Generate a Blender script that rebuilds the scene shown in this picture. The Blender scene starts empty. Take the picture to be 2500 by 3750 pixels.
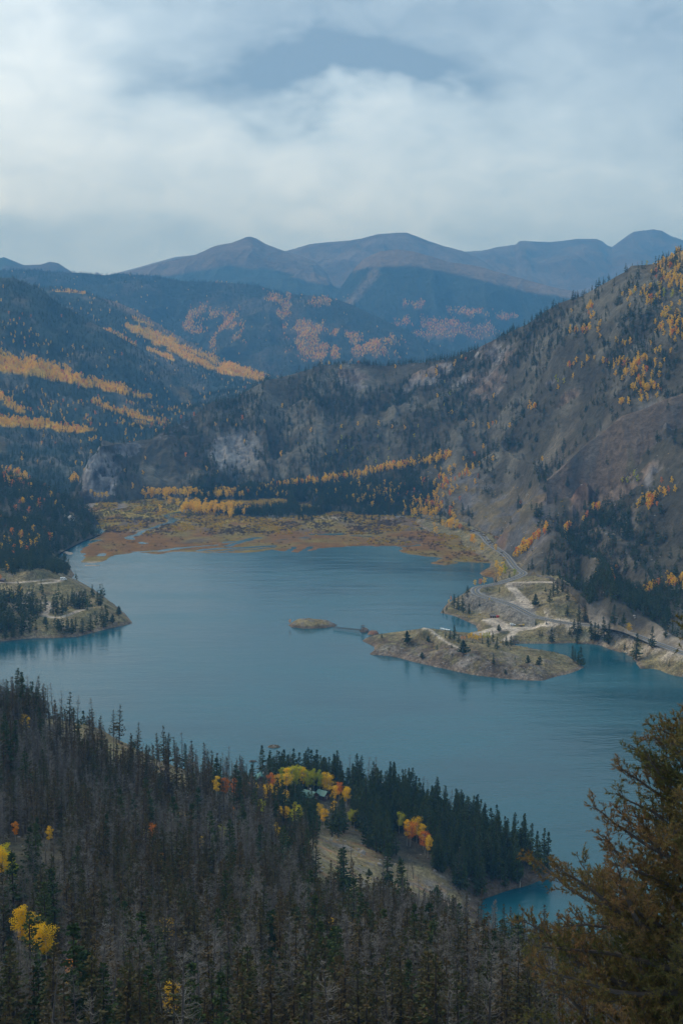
import bpy, bmesh, math, random, time
import numpy as np
from mathutils import Vector, Matrix
from mathutils.bvhtree import BVHTree
T0 = time.time()
R = math.radians
rng = np.random.default_rng(7)
random.seed(7)
scene = bpy.context.scene
C = scene.collection

# ------------------------------------------------------------------ camera
CAMZ, FOC, PITCH = 280.0, 5209.0, R(6.9)
ct, st = math.cos(PITCH), math.sin(PITCH)
cam_d = bpy.data.cameras.new('camera')
cam = bpy.data.objects.new('camera', cam_d)
C.objects.link(cam)
cam.location = (0, 0, CAMZ)
cam.rotation_euler = (math.pi/2 - PITCH, 0, 0)
cam_d.sensor_fit = 'VERTICAL'
cam_d.sensor_height = 36.0
cam_d.lens = 36.0*FOC/3750.0
cam_d.clip_start = 0.5
cam_d.clip_end = 60000
scene.camera = cam

# ------------------------------------------------------------------ view
scene.view_settings.view_transform = 'Standard'
scene.view_settings.look = 'None'
scene.view_settings.exposure = 0.66
scene.view_settings.gamma = 1.0
scene.view_settings.use_curve_mapping = False
scene.render.engine = 'CYCLES'
scene.cycles.max_bounces = 5
scene.cycles.diffuse_bounces = 2
scene.cycles.glossy_bounces = 2
scene.cycles.use_denoising = True

# ------------------------------------------------------------------ sky
SUN_EL, SUN_AZ = 38.0, -60.0      # soft light from the upper left
world = bpy.data.worlds.new('World')
scene.world = world
world.use_nodes = True
nt = world.node_tree
N, L = nt.nodes, nt.links
N.clear()

def mk(kind, **kw):
    n = N.new(kind)
    for k, v in kw.items():
        setattr(n, k, v)
    return n

def math_n(op, a, b=None, c=None):
    n = N.new('ShaderNodeMath'); n.operation = op
    for i, v in enumerate((a, b, c)):
        if v is None: continue
        if isinstance(v, (int, float)): n.inputs[i].default_value = v
        else: L.new(v, n.inputs[i])
    return n.outputs[0]

tc = mk('ShaderNodeTexCoord')
sep = mk('ShaderNodeSeparateXYZ'); L.new(tc.outputs['Generated'], sep.inputs[0])
az0 = math_n('ARCTAN2', sep.outputs[0], sep.outputs[1])
el0 = math_n('ARCSINE', sep.outputs[2])
cmb = mk('ShaderNodeCombineXYZ')
L.new(math_n('MULTIPLY', az0, 6.0), cmb.inputs[0]); L.new(math_n('MULTIPLY', el0, 11.0), cmb.inputs[1])
wn = mk('ShaderNodeTexNoise'); wn.inputs['Scale'].default_value = 2.0; wn.inputs['Detail'].default_value = 8
L.new(cmb.outputs[0], wn.inputs['Vector'])
wsep = mk('ShaderNodeSeparateXYZ'); L.new(wn.outputs['Color'], wsep.inputs[0])
az = math_n('ADD', az0, math_n('MULTIPLY', math_n('SUBTRACT', wsep.outputs[0], 0.5), 0.16))
el = math_n('ADD', el0, math_n('MULTIPLY', math_n('SUBTRACT', wsep.outputs[1], 0.5), 0.10))
fn = mk('ShaderNodeTexNoise'); fn.inputs['Scale'].default_value = 1.6; fn.inputs['Detail'].default_value = 6
fn.inputs['Roughness'].default_value = 0.5; fn.inputs['Distortion'].default_value = 0.4
L.new(cmb.outputs[0], fn.inputs['Vector'])
fn2 = mk('ShaderNodeTexNoise'); fn2.inputs['Scale'].default_value = 4.5; fn2.inputs['Detail'].default_value = 7; fn2.inputs['Roughness'].default_value = 0.55; fn2.inputs['Distortion'].default_value = 0.8
L.new(cmb.outputs[0], fn2.inputs['Vector'])
bright = math_n('ADD', math_n('ADD', 0.22, math_n('MULTIPLY', math_n('SUBTRACT', fn.outputs['Fac'], 0.5), 0.6)), math_n('MULTIPLY', math_n('SUBTRACT', fn2.outputs['Fac'], 0.5), 0.50))

def cloud(px, py, sx, sy, amp, sharp=False):
    global bright
    a, e = (px-784)/3267.0, (780-py)/3267.0
    dx = math_n('DIVIDE', math_n('SUBTRACT', az, a), sx/3267.0)
    dy = math_n('DIVIDE', math_n('SUBTRACT', el, e), sy/3267.0)
    q = math_n('ADD', math_n('MULTIPLY', dx, dx), math_n('MULTIPLY', dy, dy))
    if sharp: q = math_n('MULTIPLY', q, q)
    g = math_n('EXPONENT', math_n('MULTIPLY', q, -1.0))
    bright = math_n('ADD', bright, math_n('MULTIPLY', g, amp))

cloud(20, 200, 330, 330, 0.55)
cloud(740, 150, 470, 100, -0.30)
cloud(780, 185, 380, 62, -0.30, True)
cloud(790, 218, 300, 34, -0.34)
cloud(700, 60, 520, 90, -0.10)
cloud(640, 330, 420, 85, 0.26)
cloud(620, 470, 480, 75, 0.26)
cloud(1150, 400, 420, 120, 0.14)
cloud(1560, 260, 260, 260, -0.20)
cloud(60, 560, 260, 90, -0.26)
cloud(1400, 60, 300, 120, -0.10)
cloud(800, -10, 700, 90, -0.16)
bright = math_n('ADD', math_n('MULTIPLY', bright, 0.70), 0.24)
ramp = mk('ShaderNodeValToRGB')
cr = ramp.color_ramp
cr.elements[0].position = 0.0; cr.elements[0].color = (0.16, 0.245, 0.345, 1)
cr.elements[1].position = 1.0; cr.elements[1].color = (0.76, 0.85, 0.91, 1)
e_ = cr.elements.new(0.45); e_.color = (0.39, 0.50, 0.60, 1)
L.new(bright, ramp.inputs[0])
vm = mk('ShaderNodeVectorMath', operation='SCALE'); L.new(ramp.outputs[0], vm.inputs[0]); vm.inputs['Scale'].default_value = 10.0
sky = mk('ShaderNodeTexSky', sky_type='NISHITA', sun_disc=False)
sky.sun_elevation = R(SUN_EL); sky.sun_rotation = R(SUN_AZ)
mixs = mk('ShaderNodeMix', data_type='RGBA'); mixs.inputs['Factor'].default_value = 0.94
L.new(sky.outputs[0], mixs.inputs['A']); L.new(vm.outputs[0], mixs.inputs['B'])
bg = mk('ShaderNodeBackground'); bg.inputs['Strength'].default_value = 0.1
L.new(mixs.outputs['Result'], bg.inputs[0])
wo = mk('ShaderNodeOutputWorld'); L.new(bg.outputs[0], wo.inputs[0])

sd_ = bpy.data.lights.new('sun', 'SUN'); sd_.energy = 1.5; sd_.angle = R(20); sd_.color = (1.0, 0.90, 0.74)
sun = bpy.data.objects.new('sun', sd_); C.objects.link(sun)
sun.rotation_euler = (R(90-SUN_EL), 0, R(-SUN_AZ) + math.pi)

# ------------------------------------------------------------------ helpers: objects
def tag(o, label=None, cat=None, group=None, kind=None):
    if label: o['label'] = label
    if cat: o['category'] = cat
    if group: o['group'] = group
    if kind: o['kind'] = kind
    return o

def empty(name, loc, rz=0.0, **kw):
    o = bpy.data.objects.new(name, None); C.objects.link(o)
    o.location = loc; o.rotation_euler = (0, 0, rz); o.empty_display_size = 0.5
    tag(o, **kw)
    return o

def mesh_np(name, verts, faces, mat=None, cols=None, smooth=True, mats=None, fmat=None):
    """mesh from numpy; faces (n,3) or (n,4) array"""
    me = bpy.data.meshes.new(name)
    verts = np.asarray(verts, dtype=np.float32); faces = np.asarray(faces, dtype=np.int32)
    k = faces.shape[1]
    me.vertices.add(len(verts)); me.vertices.foreach_set('co', verts.ravel())
    me.loops.add(faces.size); me.loops.foreach_set('vertex_index', faces.ravel())
    me.polygons.add(len(faces))
    me.polygons.foreach_set('loop_start', np.arange(0, faces.size, k, dtype=np.int32))
    me.polygons.foreach_set('loop_total', np.full(len(faces), k, dtype=np.int32))
    if smooth is not None:
        me.polygons.foreach_set('use_smooth', np.full(len(faces), bool(smooth)))
    if cols is not None:
        a = me.color_attributes.new('cover', 'FLOAT_COLOR', 'POINT')
        c4 = np.ones((len(verts), 4), dtype=np.float32); c4[:, :3] = cols
        a.data.foreach_set('color', c4.ravel())
    for m in (mats or ([mat] if mat else [])):
        me.materials.append(m)
    if fmat is not None:
        me.polygons.foreach_set('material_index', np.asarray(fmat, dtype=np.int32))
    me.update(calc_edges=True)
    me.validate()
    return me

def obj(name, me, parent=None):
    o = bpy.data.objects.new(name, me); C.objects.link(o)
    if parent: o.parent = parent
    return o

class MB:
    """collects boxes, tubes, prisms as quads/tris in plain lists"""
    def __init__(s): s.v = []; s.f = []
    def box(s, x0, x1, y0, y1, z0, z1):
        b = len(s.v)
        s.v += [(x0,y0,z0),(x1,y0,z0),(x1,y1,z0),(x0,y1,z0),(x0,y0,z1),(x1,y0,z1),(x1,y1,z1),(x0,y1,z1)]
        s.f += [tuple(b+i for i in q) for q in ((0,3,2,1),(4,5,6,7),(0,1,5,4),(1,2,6,5),(2,3,7,6),(3,0,4,7))]
        return s
    def tube(s, p, q, r0, r1=None, n=8):
        r1 = r0 if r1 is None else r1
        p, q = Vector(p), Vector(q); d = (q-p).normalized()
        a = d.cross(Vector((0,0,1)) if abs(d.z) < .9 else Vector((1,0,0))).normalized(); c = d.cross(a)
        b = len(s.v)
        for (o, r) in ((p, r0), (q, r1)):
            for i in range(n):
                t = 2*math.pi*i/n
                s.v.append(tuple(o + a*math.cos(t)*r + c*math.sin(t)*r))
        for i in range(n):
            j = (i+1) % n
            s.f.append((b+i, b+j, b+n+j, b+n+i))
        s.f.append(tuple(b+i for i in range(n-1, -1, -1))); s.f.append(tuple(b+n+i for i in range(n)))
        return s
    def prism(s, prof, x0, x1, axis='x'):
        b = len(s.v); n = len(prof)
        for x in (x0, x1):
            for (a, c) in prof:
                s.v.append((x, a, c) if axis == 'x' else (a, x, c))
        for i in range(n):
            j = (i+1) % n
            s.f.append((b+i, b+j, b+n+j, b+n+i))
        s.f.append(tuple(b+i for i in range(n-1, -1, -1))); s.f.append(tuple(b+n+i for i in range(n)))
        return s
    def build(s, name, mat, parent=None, bevel=0):
        me = bpy.data.meshes.new(name); me.from_pydata(s.v, [], s.f); me.materials.append(mat)
        bm = bmesh.new(); bm.from_mesh(me); bmesh.ops.recalc_face_normals(bm, faces=bm.faces)
        if bevel: bmesh.ops.bevel(bm, geom=list(bm.edges), offset=bevel, segments=2, affect='EDGES')
        bm.to_mesh(me); bm.free()
        return obj(name, me, parent)

# ------------------------------------------------------------------ helpers: picture <-> place
def zat(ys, D):
    up = (1875-ys)/FOC
    return CAMZ + D*(-st + up*ct)/(ct + up*st)
def Dat(ys, z):
    up = (1875-ys)/FOC
    return (z-CAMZ)*(ct + up*st)/(-st + up*ct)
def xat(xs, D, z):
    return (xs-1250)/FOC*(D*ct - (z-CAMZ)*st)
def Wz(xs, ys, z=0.0):
    D = Dat(ys, z); return (xat(xs, D, z), D, z)
def proj(x, y, z):
    dv = y*ct - (z-CAMZ)*st
    up = (y*st + (z-CAMZ)*ct)/dv
    return 1250 + x/dv*FOC, 1875 - up*FOC, dv

# ------------------------------------------------------------------ helpers: noise
def _hash(ix, iy, seed):
    h = (ix.astype(np.int64)*374761393 + iy.astype(np.int64)*668265263 + seed*1442695041) & 0xFFFFFFFF
    h = ((h ^ (h >> 13))*1274126177) & 0xFFFFFFFF
    h = h ^ (h >> 16)
    return (h & 0xFFFFFF)/float(0xFFFFFF)
def vnoise(x, y, seed=0):
    ix, iy = np.floor(x), np.floor(y); fx, fy = x-ix, y-iy
    ix, iy = ix.astype(np.int64), iy.astype(np.int64)
    fx = fx*fx*fx*(fx*(fx*6-15)+10); fy = fy*fy*fy*(fy*(fy*6-15)+10)
    a, b = _hash(ix, iy, seed), _hash(ix+1, iy, seed)
    c, d = _hash(ix, iy+1, seed), _hash(ix+1, iy+1, seed)
    return (a*(1-fx)+b*fx)*(1-fy) + (c*(1-fx)+d*fx)*fy
def fbm(x, y, oct=5, seed=0, rough=0.5):
    s, a, t = 0, 1.0, 0
    for o in range(oct):
        s = s + a*(vnoise(x, y, seed+o*17)-0.5)*2; t += a; a *= rough
        x, y = x*2.03+7.1, y*2.03-3.7
    return s/t
def ridged(x, y, oct=4, seed=0):
    s, a, t = 0, 1.0, 0
    for o in range(oct):
        s = s + a*(1-2*np.abs(vnoise(x, y, seed+o*13)-0.5)*2); t += a; a *= 0.5
        x, y = x*2.1+3.3, y*2.1+9.1
    return s/t
def sstep(a, b, x):
    t = np.clip((x-a)/(b-a), 0, 1); return t*t*(3-2*t)

def poly_sd(px, py, poly):
    """signed distance, positive inside"""
    P = np.asarray(poly, float); n = len(P)
    dmin = np.full(px.shape, 1e18); ins = np.zeros(px.shape, bool)
    for i in range(n):
        x0, y0 = P[i]; x1, y1 = P[(i+1) % n]
        ex, ey = x1-x0, y1-y0
        t = np.clip(((px-x0)*ex + (py-y0)*ey)/(ex*ex+ey*ey+1e-12), 0, 1)
        d = (px-x0-t*ex)**2 + (py-y0-t*ey)**2
        dmin = np.minimum(dmin, d)
        c = ((y0 > py) != (y1 > py)) & (px < (x1-x0)*(py-y0)/((y1-y0) if y1 != y0 else 1e-12) + x0)
        ins ^= c
    d = np.sqrt(dmin)
    return np.where(ins, d, -d)
def line_d(px, py, pts):
    """distance to polyline, and the value interpolated along it (third coordinate)"""
    P = np.asarray(pts, float)
    best = np.full(px.shape, 1e18); val = np.zeros(px.shape)
    for i in range(len(P)-1):
        x0, y0, v0 = P[i]; x1, y1, v1 = P[i+1]
        ex, ey = x1-x0, y1-y0
        t = np.clip(((px-x0)*ex + (py-y0)*ey)/(ex*ex+ey*ey+1e-12), 0, 1)
        d = (px-x0-t*ex)**2 + (py-y0-t*ey)**2
        m = d < best
        best = np.where(m, d, best); val = np.where(m, v0+(v1-v0)*t, val)
    return np.sqrt(best), val
def tps(ctrl, qx, qy, reg=1e-3):
    c = np.asarray(ctrl, float); s = 100.0
    X = c[:, :2]/s; n = len(c)
    def U(r2): return np.where(r2 > 0, 0.5*r2*np.log(r2+1e-12), 0)
    K = U(((X[:, None]-X[None])**2).sum(-1)) + reg*np.eye(n)
    Pm = np.hstack([np.ones((n, 1)), X]); A = np.zeros((n+3, n+3))
    A[:n, :n] = K; A[:n, n:] = Pm; A[n:, :n] = Pm.T
    w = np.linalg.solve(A, np.concatenate([c[:, 2], np.zeros(3)]))
    out = w[n] + w[n+1]*qx/s + w[n+2]*qy/s
    for i in range(n):
        out = out + w[i]*U((qx/s-X[i, 0])**2 + (qy/s-X[i, 1])**2)
    return out

# ------------------------------------------------------------------ materials
def mat_new(name):
    m = bpy.data.materials.new(name); m.use_nodes = True
    n, l = m.node_tree.nodes, m.node_tree.links
    b = n['Principled BSDF']
    b.inputs['Specular IOR Level'].default_value = 0.25
    return m, n, l, b
def simple(name, col, rough=0.8, var=0.25, scale=2.0, metal=0.0, spec=0.25):
    m, n, l, b = mat_new(name)
    t = n.new('ShaderNodeTexCoord'); x = n.new('ShaderNodeTexNoise')
    x.inputs['Scale'].default_value = scale; x.inputs['Detail'].default_value = 5
    l.new(t.outputs['Object'], x.inputs['Vector'])
    mr = n.new('ShaderNodeMapRange'); mr.inputs['To Min'].default_value = 1-var; mr.inputs['To Max'].default_value = 1+var
    l.new(x.outputs['Fac'], mr.inputs[0])
    v = n.new('ShaderNodeVectorMath'); v.operation = 'SCALE'; v.inputs[0].default_value = col
    l.new(mr.outputs[0], v.inputs['Scale']); l.new(v.outputs[0], b.inputs['Base Color'])
    b.inputs['Roughness'].default_value = rough; b.inputs['Metallic'].default_value = metal
    b.inputs['Specular IOR Level'].default_value = spec
    return m
def terrain_mat(name, scales, bump=0.6, bdist=1.0, var=0.45):
    m, n, l, b = mat_new(name)
    at = n.new('ShaderNodeAttribute'); at.attribute_name = 'cover'
    geo = n.new('ShaderNodeNewGeometry')
    cur = at.outputs['Color']; nz = None
    for i, s in enumerate(scales):
        x = n.new('ShaderNodeTexNoise'); x.inputs['Scale'].default_value = s; x.inputs['Detail'].default_value = 6
        x.inputs['Roughness'].default_value = 0.65
        l.new(geo.outputs['Position'], x.inputs['Vector'])
        mr = n.new('ShaderNodeMapRange'); mr.inputs['From Min'].default_value = 0.3; mr.inputs['From Max'].default_value = 0.7
        mr.inputs['To Min'].default_value = 1-var; mr.inputs['To Max'].default_value = 1+var
        l.new(x.outputs['Fac'], mr.inputs[0])
        v = n.new('ShaderNodeVectorMath'); v.operation = 'SCALE'
        l.new(cur, v.inputs[0]); l.new(mr.outputs[0], v.inputs['Scale']); cur = v.outputs[0]
        if nz is None: nz = x
    l.new(cur, b.inputs['Base Color'])
    bp = n.new('ShaderNodeBump'); bp.inputs['Strength'].default_value = bump; bp.inputs['Distance'].default_value = bdist
    l.new(nz.outputs['Fac'], bp.inputs['Height']); l.new(bp.outputs[0], b.inputs['Normal'])
    b.inputs['Roughness'].default_value = 0.95; b.inputs['Specular IOR Level'].default_value = 0.1
    return m
M_near = terrain_mat('earth_and_grass', (0.55, 1.7, 0.07), 1.0, 1.2, 0.42)
M_rocky = terrain_mat('dry_rocky_grassland', (0.33, 1.1, 0.06), 1.0, 2.6, 0.55)
M_mid = terrain_mat('mountainside', (0.12, 0.02), 0.9, 5.0, 0.38)
M_far = terrain_mat('far_mountainside', (0.03, 0.006), 1.0, 25.0, 0.3)
M_marsh = terrain_mat('marsh', (0.35, 0.05), 0.5, 0.3, 0.35)

def foliage_mat(name, ramp_cols, trans=0.25, rough=0.7, scale=0.8):
    """colour differs per tree (object random) and per clump (noise)"""
    m, n, l, b = mat_new(name)
    oi = n.new('ShaderNodeObjectInfo'); tcn = n.new('ShaderNodeTexCoord')
    x = n.new('ShaderNodeTexNoise'); x.inputs['Scale'].default_value = scale; x.inputs['Detail'].default_value = 3
    l.new(tcn.outputs['Object'], x.inputs['Vector'])
    ad = n.new('ShaderNodeMath'); ad.operation = 'MULTIPLY_ADD'; ad.inputs[1].default_value = 0.72; 
    l.new(oi.outputs['Random'], ad.inputs[0])
    ml = n.new('ShaderNodeMath'); ml.operation = 'MULTIPLY_ADD'; ml.inputs[1].default_value = 0.9; ml.inputs[2].default_value = -0.31
    l.new(x.outputs['Fac'], ml.inputs[0]); l.new(ml.outputs[0], ad.inputs[2])
    r = n.new('ShaderNodeValToRGB')
    cr = r.color_ramp
    cr.elements[0].position = 0; cr.elements[0].color = (*ramp_cols[0], 1)
    cr.elements[1].position = 1; cr.elements[1].color = (*ramp_cols[-1], 1)
    for i, c in enumerate(ramp_cols[1:-1]):
        e = cr.elements.new((i+1)/(len(ramp_cols)-1)); e.color = (*c, 1)
    l.new(ad.outputs[0], r.inputs[0]); l.new(r.outputs[0], b.inputs['Base Color'])
    b.inputs['Roughness'].default_value = rough; b.inputs['Specular IOR Level'].default_value = 0.08
    if trans > 0:
        tr = n.new('ShaderNodeBsdfTranslucent'); l.new(r.outputs[0], tr.inputs['Color'])
        mx = n.new('ShaderNodeMixShader'); mx.inputs[0].default_value = trans
        l.new(b.outputs[0], mx.inputs[1]); l.new(tr.outputs[0], mx.inputs[2])
        l.new(mx.outputs[0], n['Material Output'].inputs['Surface'])
    return m
M_spruce = foliage_mat('spruce_needles', [(0.018,0.038,0.014),(0.040,0.068,0.020),(0.062,0.082,0.022),(0.024,0.050,0.024)], 0.1)
M_dying = foliage_mat('dying_needles', [(0.055,0.056,0.020),(0.080,0.068,0.024),(0.10,0.066,0.030),(0.048,0.064,0.020),(0.095,0.060,0.028)], 0.1)
M_dead = foliage_mat('bare_grey_wood', [(0.14,0.122,0.102),(0.215,0.193,0.168),(0.095,0.078,0.060),(0.29,0.265,0.235)], 0.0)
M_deadtrunk = foliage_mat('dead_trunk_bark', [(0.06,0.052,0.048),(0.12,0.11,0.105),(0.045,0.038,0.035)], 0.0)
M_yellow = foliage_mat('yellow_aspen_leaves', [(0.80,0.48,0.012),(0.86,0.58,0.018),(0.88,0.53,0.014),(0.76,0.56,0.03)], 0.42, scale=0.35)
M_orange = foliage_mat('orange_aspen_leaves', [(0.74,0.30,0.02),(0.76,0.25,0.02),(0.62,0.19,0.03),(0.80,0.38,0.02)], 0.42, scale=0.35)
M_lime = foliage_mat('green_yellow_aspen_leaves', [(0.26,0.36,0.015),(0.46,0.46,0.014),(0.66,0.54,0.02),(0.17,0.32,0.02)], 0.42, scale=0.35)
M_bark = simple('spruce_bark', (0.045, 0.035, 0.028), 0.9)
M_aspenbark = simple('pale_aspen_bark', (0.34, 0.32, 0.27), 0.8, 0.3, 1.5)

# ------------------------------------------------------------------ water
def water_mat():
    m, n, l, b = mat_new('lake_water')
    geo = n.new('ShaderNodeNewGeometry')
    def noise(scale, sx, sy, det=4, rot=0.1):
        mp = n.new('ShaderNodeMapping'); mp.inputs['Scale'].default_value = (sx, sy, 1); mp.inputs['Rotation'].default_value = (0, 0, rot)
        l.new(geo.outputs['Position'], mp.inputs['Vector'])
        x = n.new('ShaderNodeTexNoise'); x.inputs['Scale'].default_value = scale; x.inputs['Detail'].default_value = det
        l.new(mp.outputs[0], x.inputs['Vector']); return x.outputs['Fac']
    a = noise(0.35, 0.45, 1.0, 5); c = noise(0.012, 0.5, 1.0, 4, 0.5); g = noise(0.05, 0.35, 1.0, 4, -0.2)
    bp = n.new('ShaderNodeBump'); bp.inputs['Strength'].default_value = 0.35; bp.inputs['Distance'].default_value = 0.45
    l.new(a, bp.inputs['Height'])
    bp2 = n.new('ShaderNodeBump'); bp2.inputs['Strength'].default_value = 0.3; bp2.inputs['Distance'].default_value = 1.5
    l.new(g, bp2.inputs['Height']); l.new(bp.outputs[0], bp2.inputs['Normal'])
    l.new(bp2.outputs[0], b.inputs['Normal'])
    r = n.new('ShaderNodeValToRGB'); r.color_ramp.elements[0].color = (0.006, 0.058, 0.080, 1); r.color_ramp.elements[1].color = (0.012, 0.088, 0.116, 1)
    r.color_ramp.elements[0].position = 0.35; r.color_ramp.elements[1].position = 0.65
    l.new(c, r.inputs[0]); l.new(r.outputs[0], b.inputs['Base Color'])
    mr = n.new('ShaderNodeMapRange'); mr.inputs['From Min'].default_value = 0.35; mr.inputs['From Max'].default_value = 0.65
    mr.inputs['To Min'].default_value = 0.08; mr.inputs['To Max'].default_value = 0.22
    l.new(c, mr.inputs[0]); l.new(mr.outputs[0], b.inputs['Roughness'])
    b.inputs['IOR'].default_value = 1.33; b.inputs['Specular IOR Level'].default_value = 0.42
    return m
me = mesh_np('lake', [(-900, 560, 0), (900, 380, 0), (1100, 2320, 0), (-900, 2320, 0)], [(0, 1, 2, 3)], water_mat())
lake = tag(obj('lake', me), 'teal grey mountain lake with light wind ripples', None, kind='structure')
me = mesh_np('valley_floor', [(-17000, -300, -7), (17000, -300, -7), (17000, 17500, -7), (-17000, 17500, -7)], [(0, 1, 2, 3)],
             simple('valley_floor', (0.06, 0.06, 0.04), 0.95, 0.3, 0.01))
tag(obj('valley_floor', me), kind='structure')

# ------------------------------------------------------------------ colours of ground cover
GRASS = np.array((0.215, 0.172, 0.092)); OLIVE = np.array((0.135, 0.120, 0.060)); ROCK = np.array((0.190, 0.165, 0.140))
TALUS = np.array((0.215, 0.205, 0.20)); FLOOR = np.array((0.060, 0.055, 0.038)); RUST = np.array((0.160, 0.080, 0.018))
DARK = np.array((0.026, 0.040, 0.034)); BROWN = np.array((0.18, 0.135, 0.10)); GOLD = np.array((0.78, 0.45, 0.03))
ORG = np.array((0.36, 0.20, 0.03)); GRAVEL = np.array((0.33, 0.28, 0.225)); RED = np.array((0.20, 0.10, 0.06))
def mixc(a, b, w): return a*(1-w[..., None]) + b*w[..., None]
def blob(xs, ys, cx, cy, rx, ry, rot=0.0):
    c, s = math.cos(R(rot)), math.sin(R(rot)); dx, dy = xs-cx, ys-cy
    u, v = (dx*c + dy*s)/rx, (-dx*s + dy*c)/ry
    return np.exp(-(u*u+v*v))
def band(xs, ys, pts, th):
    d, v = line_d(xs, ys, [(a, b, t) for (a, b), t in zip(pts, th)])
    return np.clip(1.35 - d/np.maximum(v, 1), 0, 1)

# ------------------------------------------------------------------ road (picture points with ground height)
ROAD_PX = [(1380,1890,5),(1500,1893,6),(1562,1899,6),(1640,1915,6),(1700,1935,7),(1760,1958,8),(1784,1985,8),(1808,2004,8),(1840,2025,9),(1862,2048,9),(1878,2070,9),(1893,2085,9),(1915,2100,10),
           (1880,2118,14),(1815,2138,16),(1780,2145,17),(1752,2150,17.5),(1738,2160,18),(1745,2174,18),(1772,2186,17.5),(1814,2197,17),(1868,2214,16),(1906,2233,15),(1944,2253,14),
           (1983,2264,13.5),(2040,2276,13),(2094,2284,13),(2161,2290,13),(2256,2309,13),(2306,2320,13),(2368,2343,13),(2430,2366,13),(2500,2393,13),(2620,2438,13),(2900,2520,14)]
def smooth_line(pts, n=12):
    P = [Vector(p) for p in pts]; out = []
    for i in range(len(P)-1):
        p0, p1, p2, p3 = P[max(i-1, 0)], P[i], P[i+1], P[min(i+2, len(P)-1)]
        for k in range(n):
            t = k/n
            out.append(0.5*((2*p1)+(p2-p0)*t+(2*p0-5*p1+4*p2-p3)*t*t+(3*p1-p0-3*p2+p3)*t**3))
    out.append(P[-1]); return out
ROAD = smooth_line([Wz(*p) for p in ROAD_PX], 6)
GRAV = [  # gravel drives: (points, half width)
    (smooth_line([Wz(*p) for p in [(2020,2132,31),(1960,2131,30),(1900,2132,28),(1872,2134,27),(1868,2145,25),(1885,2165,23),(1905,2185,20),(1925,2205,17.5),(1935,2224,15)]], 5), 4.5),
    (smooth_line([Wz(*p) for p in [(1935,2224,15),(1900,2212,15.5),(1875,2206,16)]], 4), 5.0),
    (smooth_line([Wz(*p) for p in [(2100,2287,12),(2030,2289,11),(1960,2293,9),(1915,2298,8),(1880,2297,7.5)]], 5), 3.0),
    (smooth_line([Wz(*p) for p in [(1800,2270,7),(1822,2284,7),(1840,2297,7),(1800,2312,6),(1765,2320,5)]], 5), 9.0),
    (smooth_line([Wz(*p) for p in [(1925,2300,7),(1885,2303,7),(1840,2298,7)]], 4), 7.0),
    (smooth_line([Wz(*p) for p in [(1915,2300,7),(1885,2312,6),(1868,2328,5),(1850,2345,4.5)]], 4), 3.2),
    (smooth_line([Wz(*p) for p in [(1552,2299,20),(1572,2304,19),(1590,2318,17),(1610,2335,14),(1640,2354,12.5),(1675,2371,12)]], 4), 1.3),
]
ROADP = [(v.x, v.y, v.z) for v in ROAD]
LGRAV = [  # left peninsula tracks
    (smooth_line([Wz(*p) for p in [(-120,2134,27),(0,2133,26),(60,2133,26),(120,2129,26),(170,2123,26),(225,2125,26),(200,2132,25),(150,2136,25)]], 5), 3.0),
    (smooth_line([Wz(*p) for p in [(180,2205,14),(180,2235,12),(165,2252,11),(210,2262,11),(250,2252,11),(285,2238,12.5),(300,2234,13)]], 5), 3.0),
    (smooth_line([Wz(*p) for p in [(-60,2214,15),(50,2210,15),(110,2208,15),(160,2208,14)]], 5), 3.0),
]
def apply_road(x, y, z, xs=None):
    d, v = line_d(x, y, ROADP)
    w = 1-sstep(5.5, 17, d)
    z = z*(1-w) + (v-0.10)*w
    gw = np.zeros_like(x)
    for pts, hw in GRAV+LGRAV:
        d2, v2 = line_d(x, y, [(p.x, p.y, p.z) for p in pts])
        w2 = (1-sstep(hw, hw+7, d2))*(1-w)
        z = z*(1-w2) + v2*w2
        gw = np.maximum(gw, (1-sstep(hw*0.85, hw*1.15+0.6, d2)))
    return z, w, gw, d

PATCH = []    # dict(name, V grid (ny,nx,3), obj)
def add_patch(name, V, cols, mat, label=None, **kw):
    ny, nx = V.shape[:2]
    idx = np.arange(ny*nx).reshape(ny, nx)
    F = np.stack([idx[:-1, :-1], idx[:-1, 1:], idx[1:, 1:], idx[1:, :-1]], -1).reshape(-1, 4)
    me = mesh_np(name, V.reshape(-1, 3), F, mat, cols.reshape(-1, 3))
    o = tag(obj(name, me), label, None, kind='structure')
    PATCH.append(dict(name=name, V=V, F=F, o=o, **kw))
    return o

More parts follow.
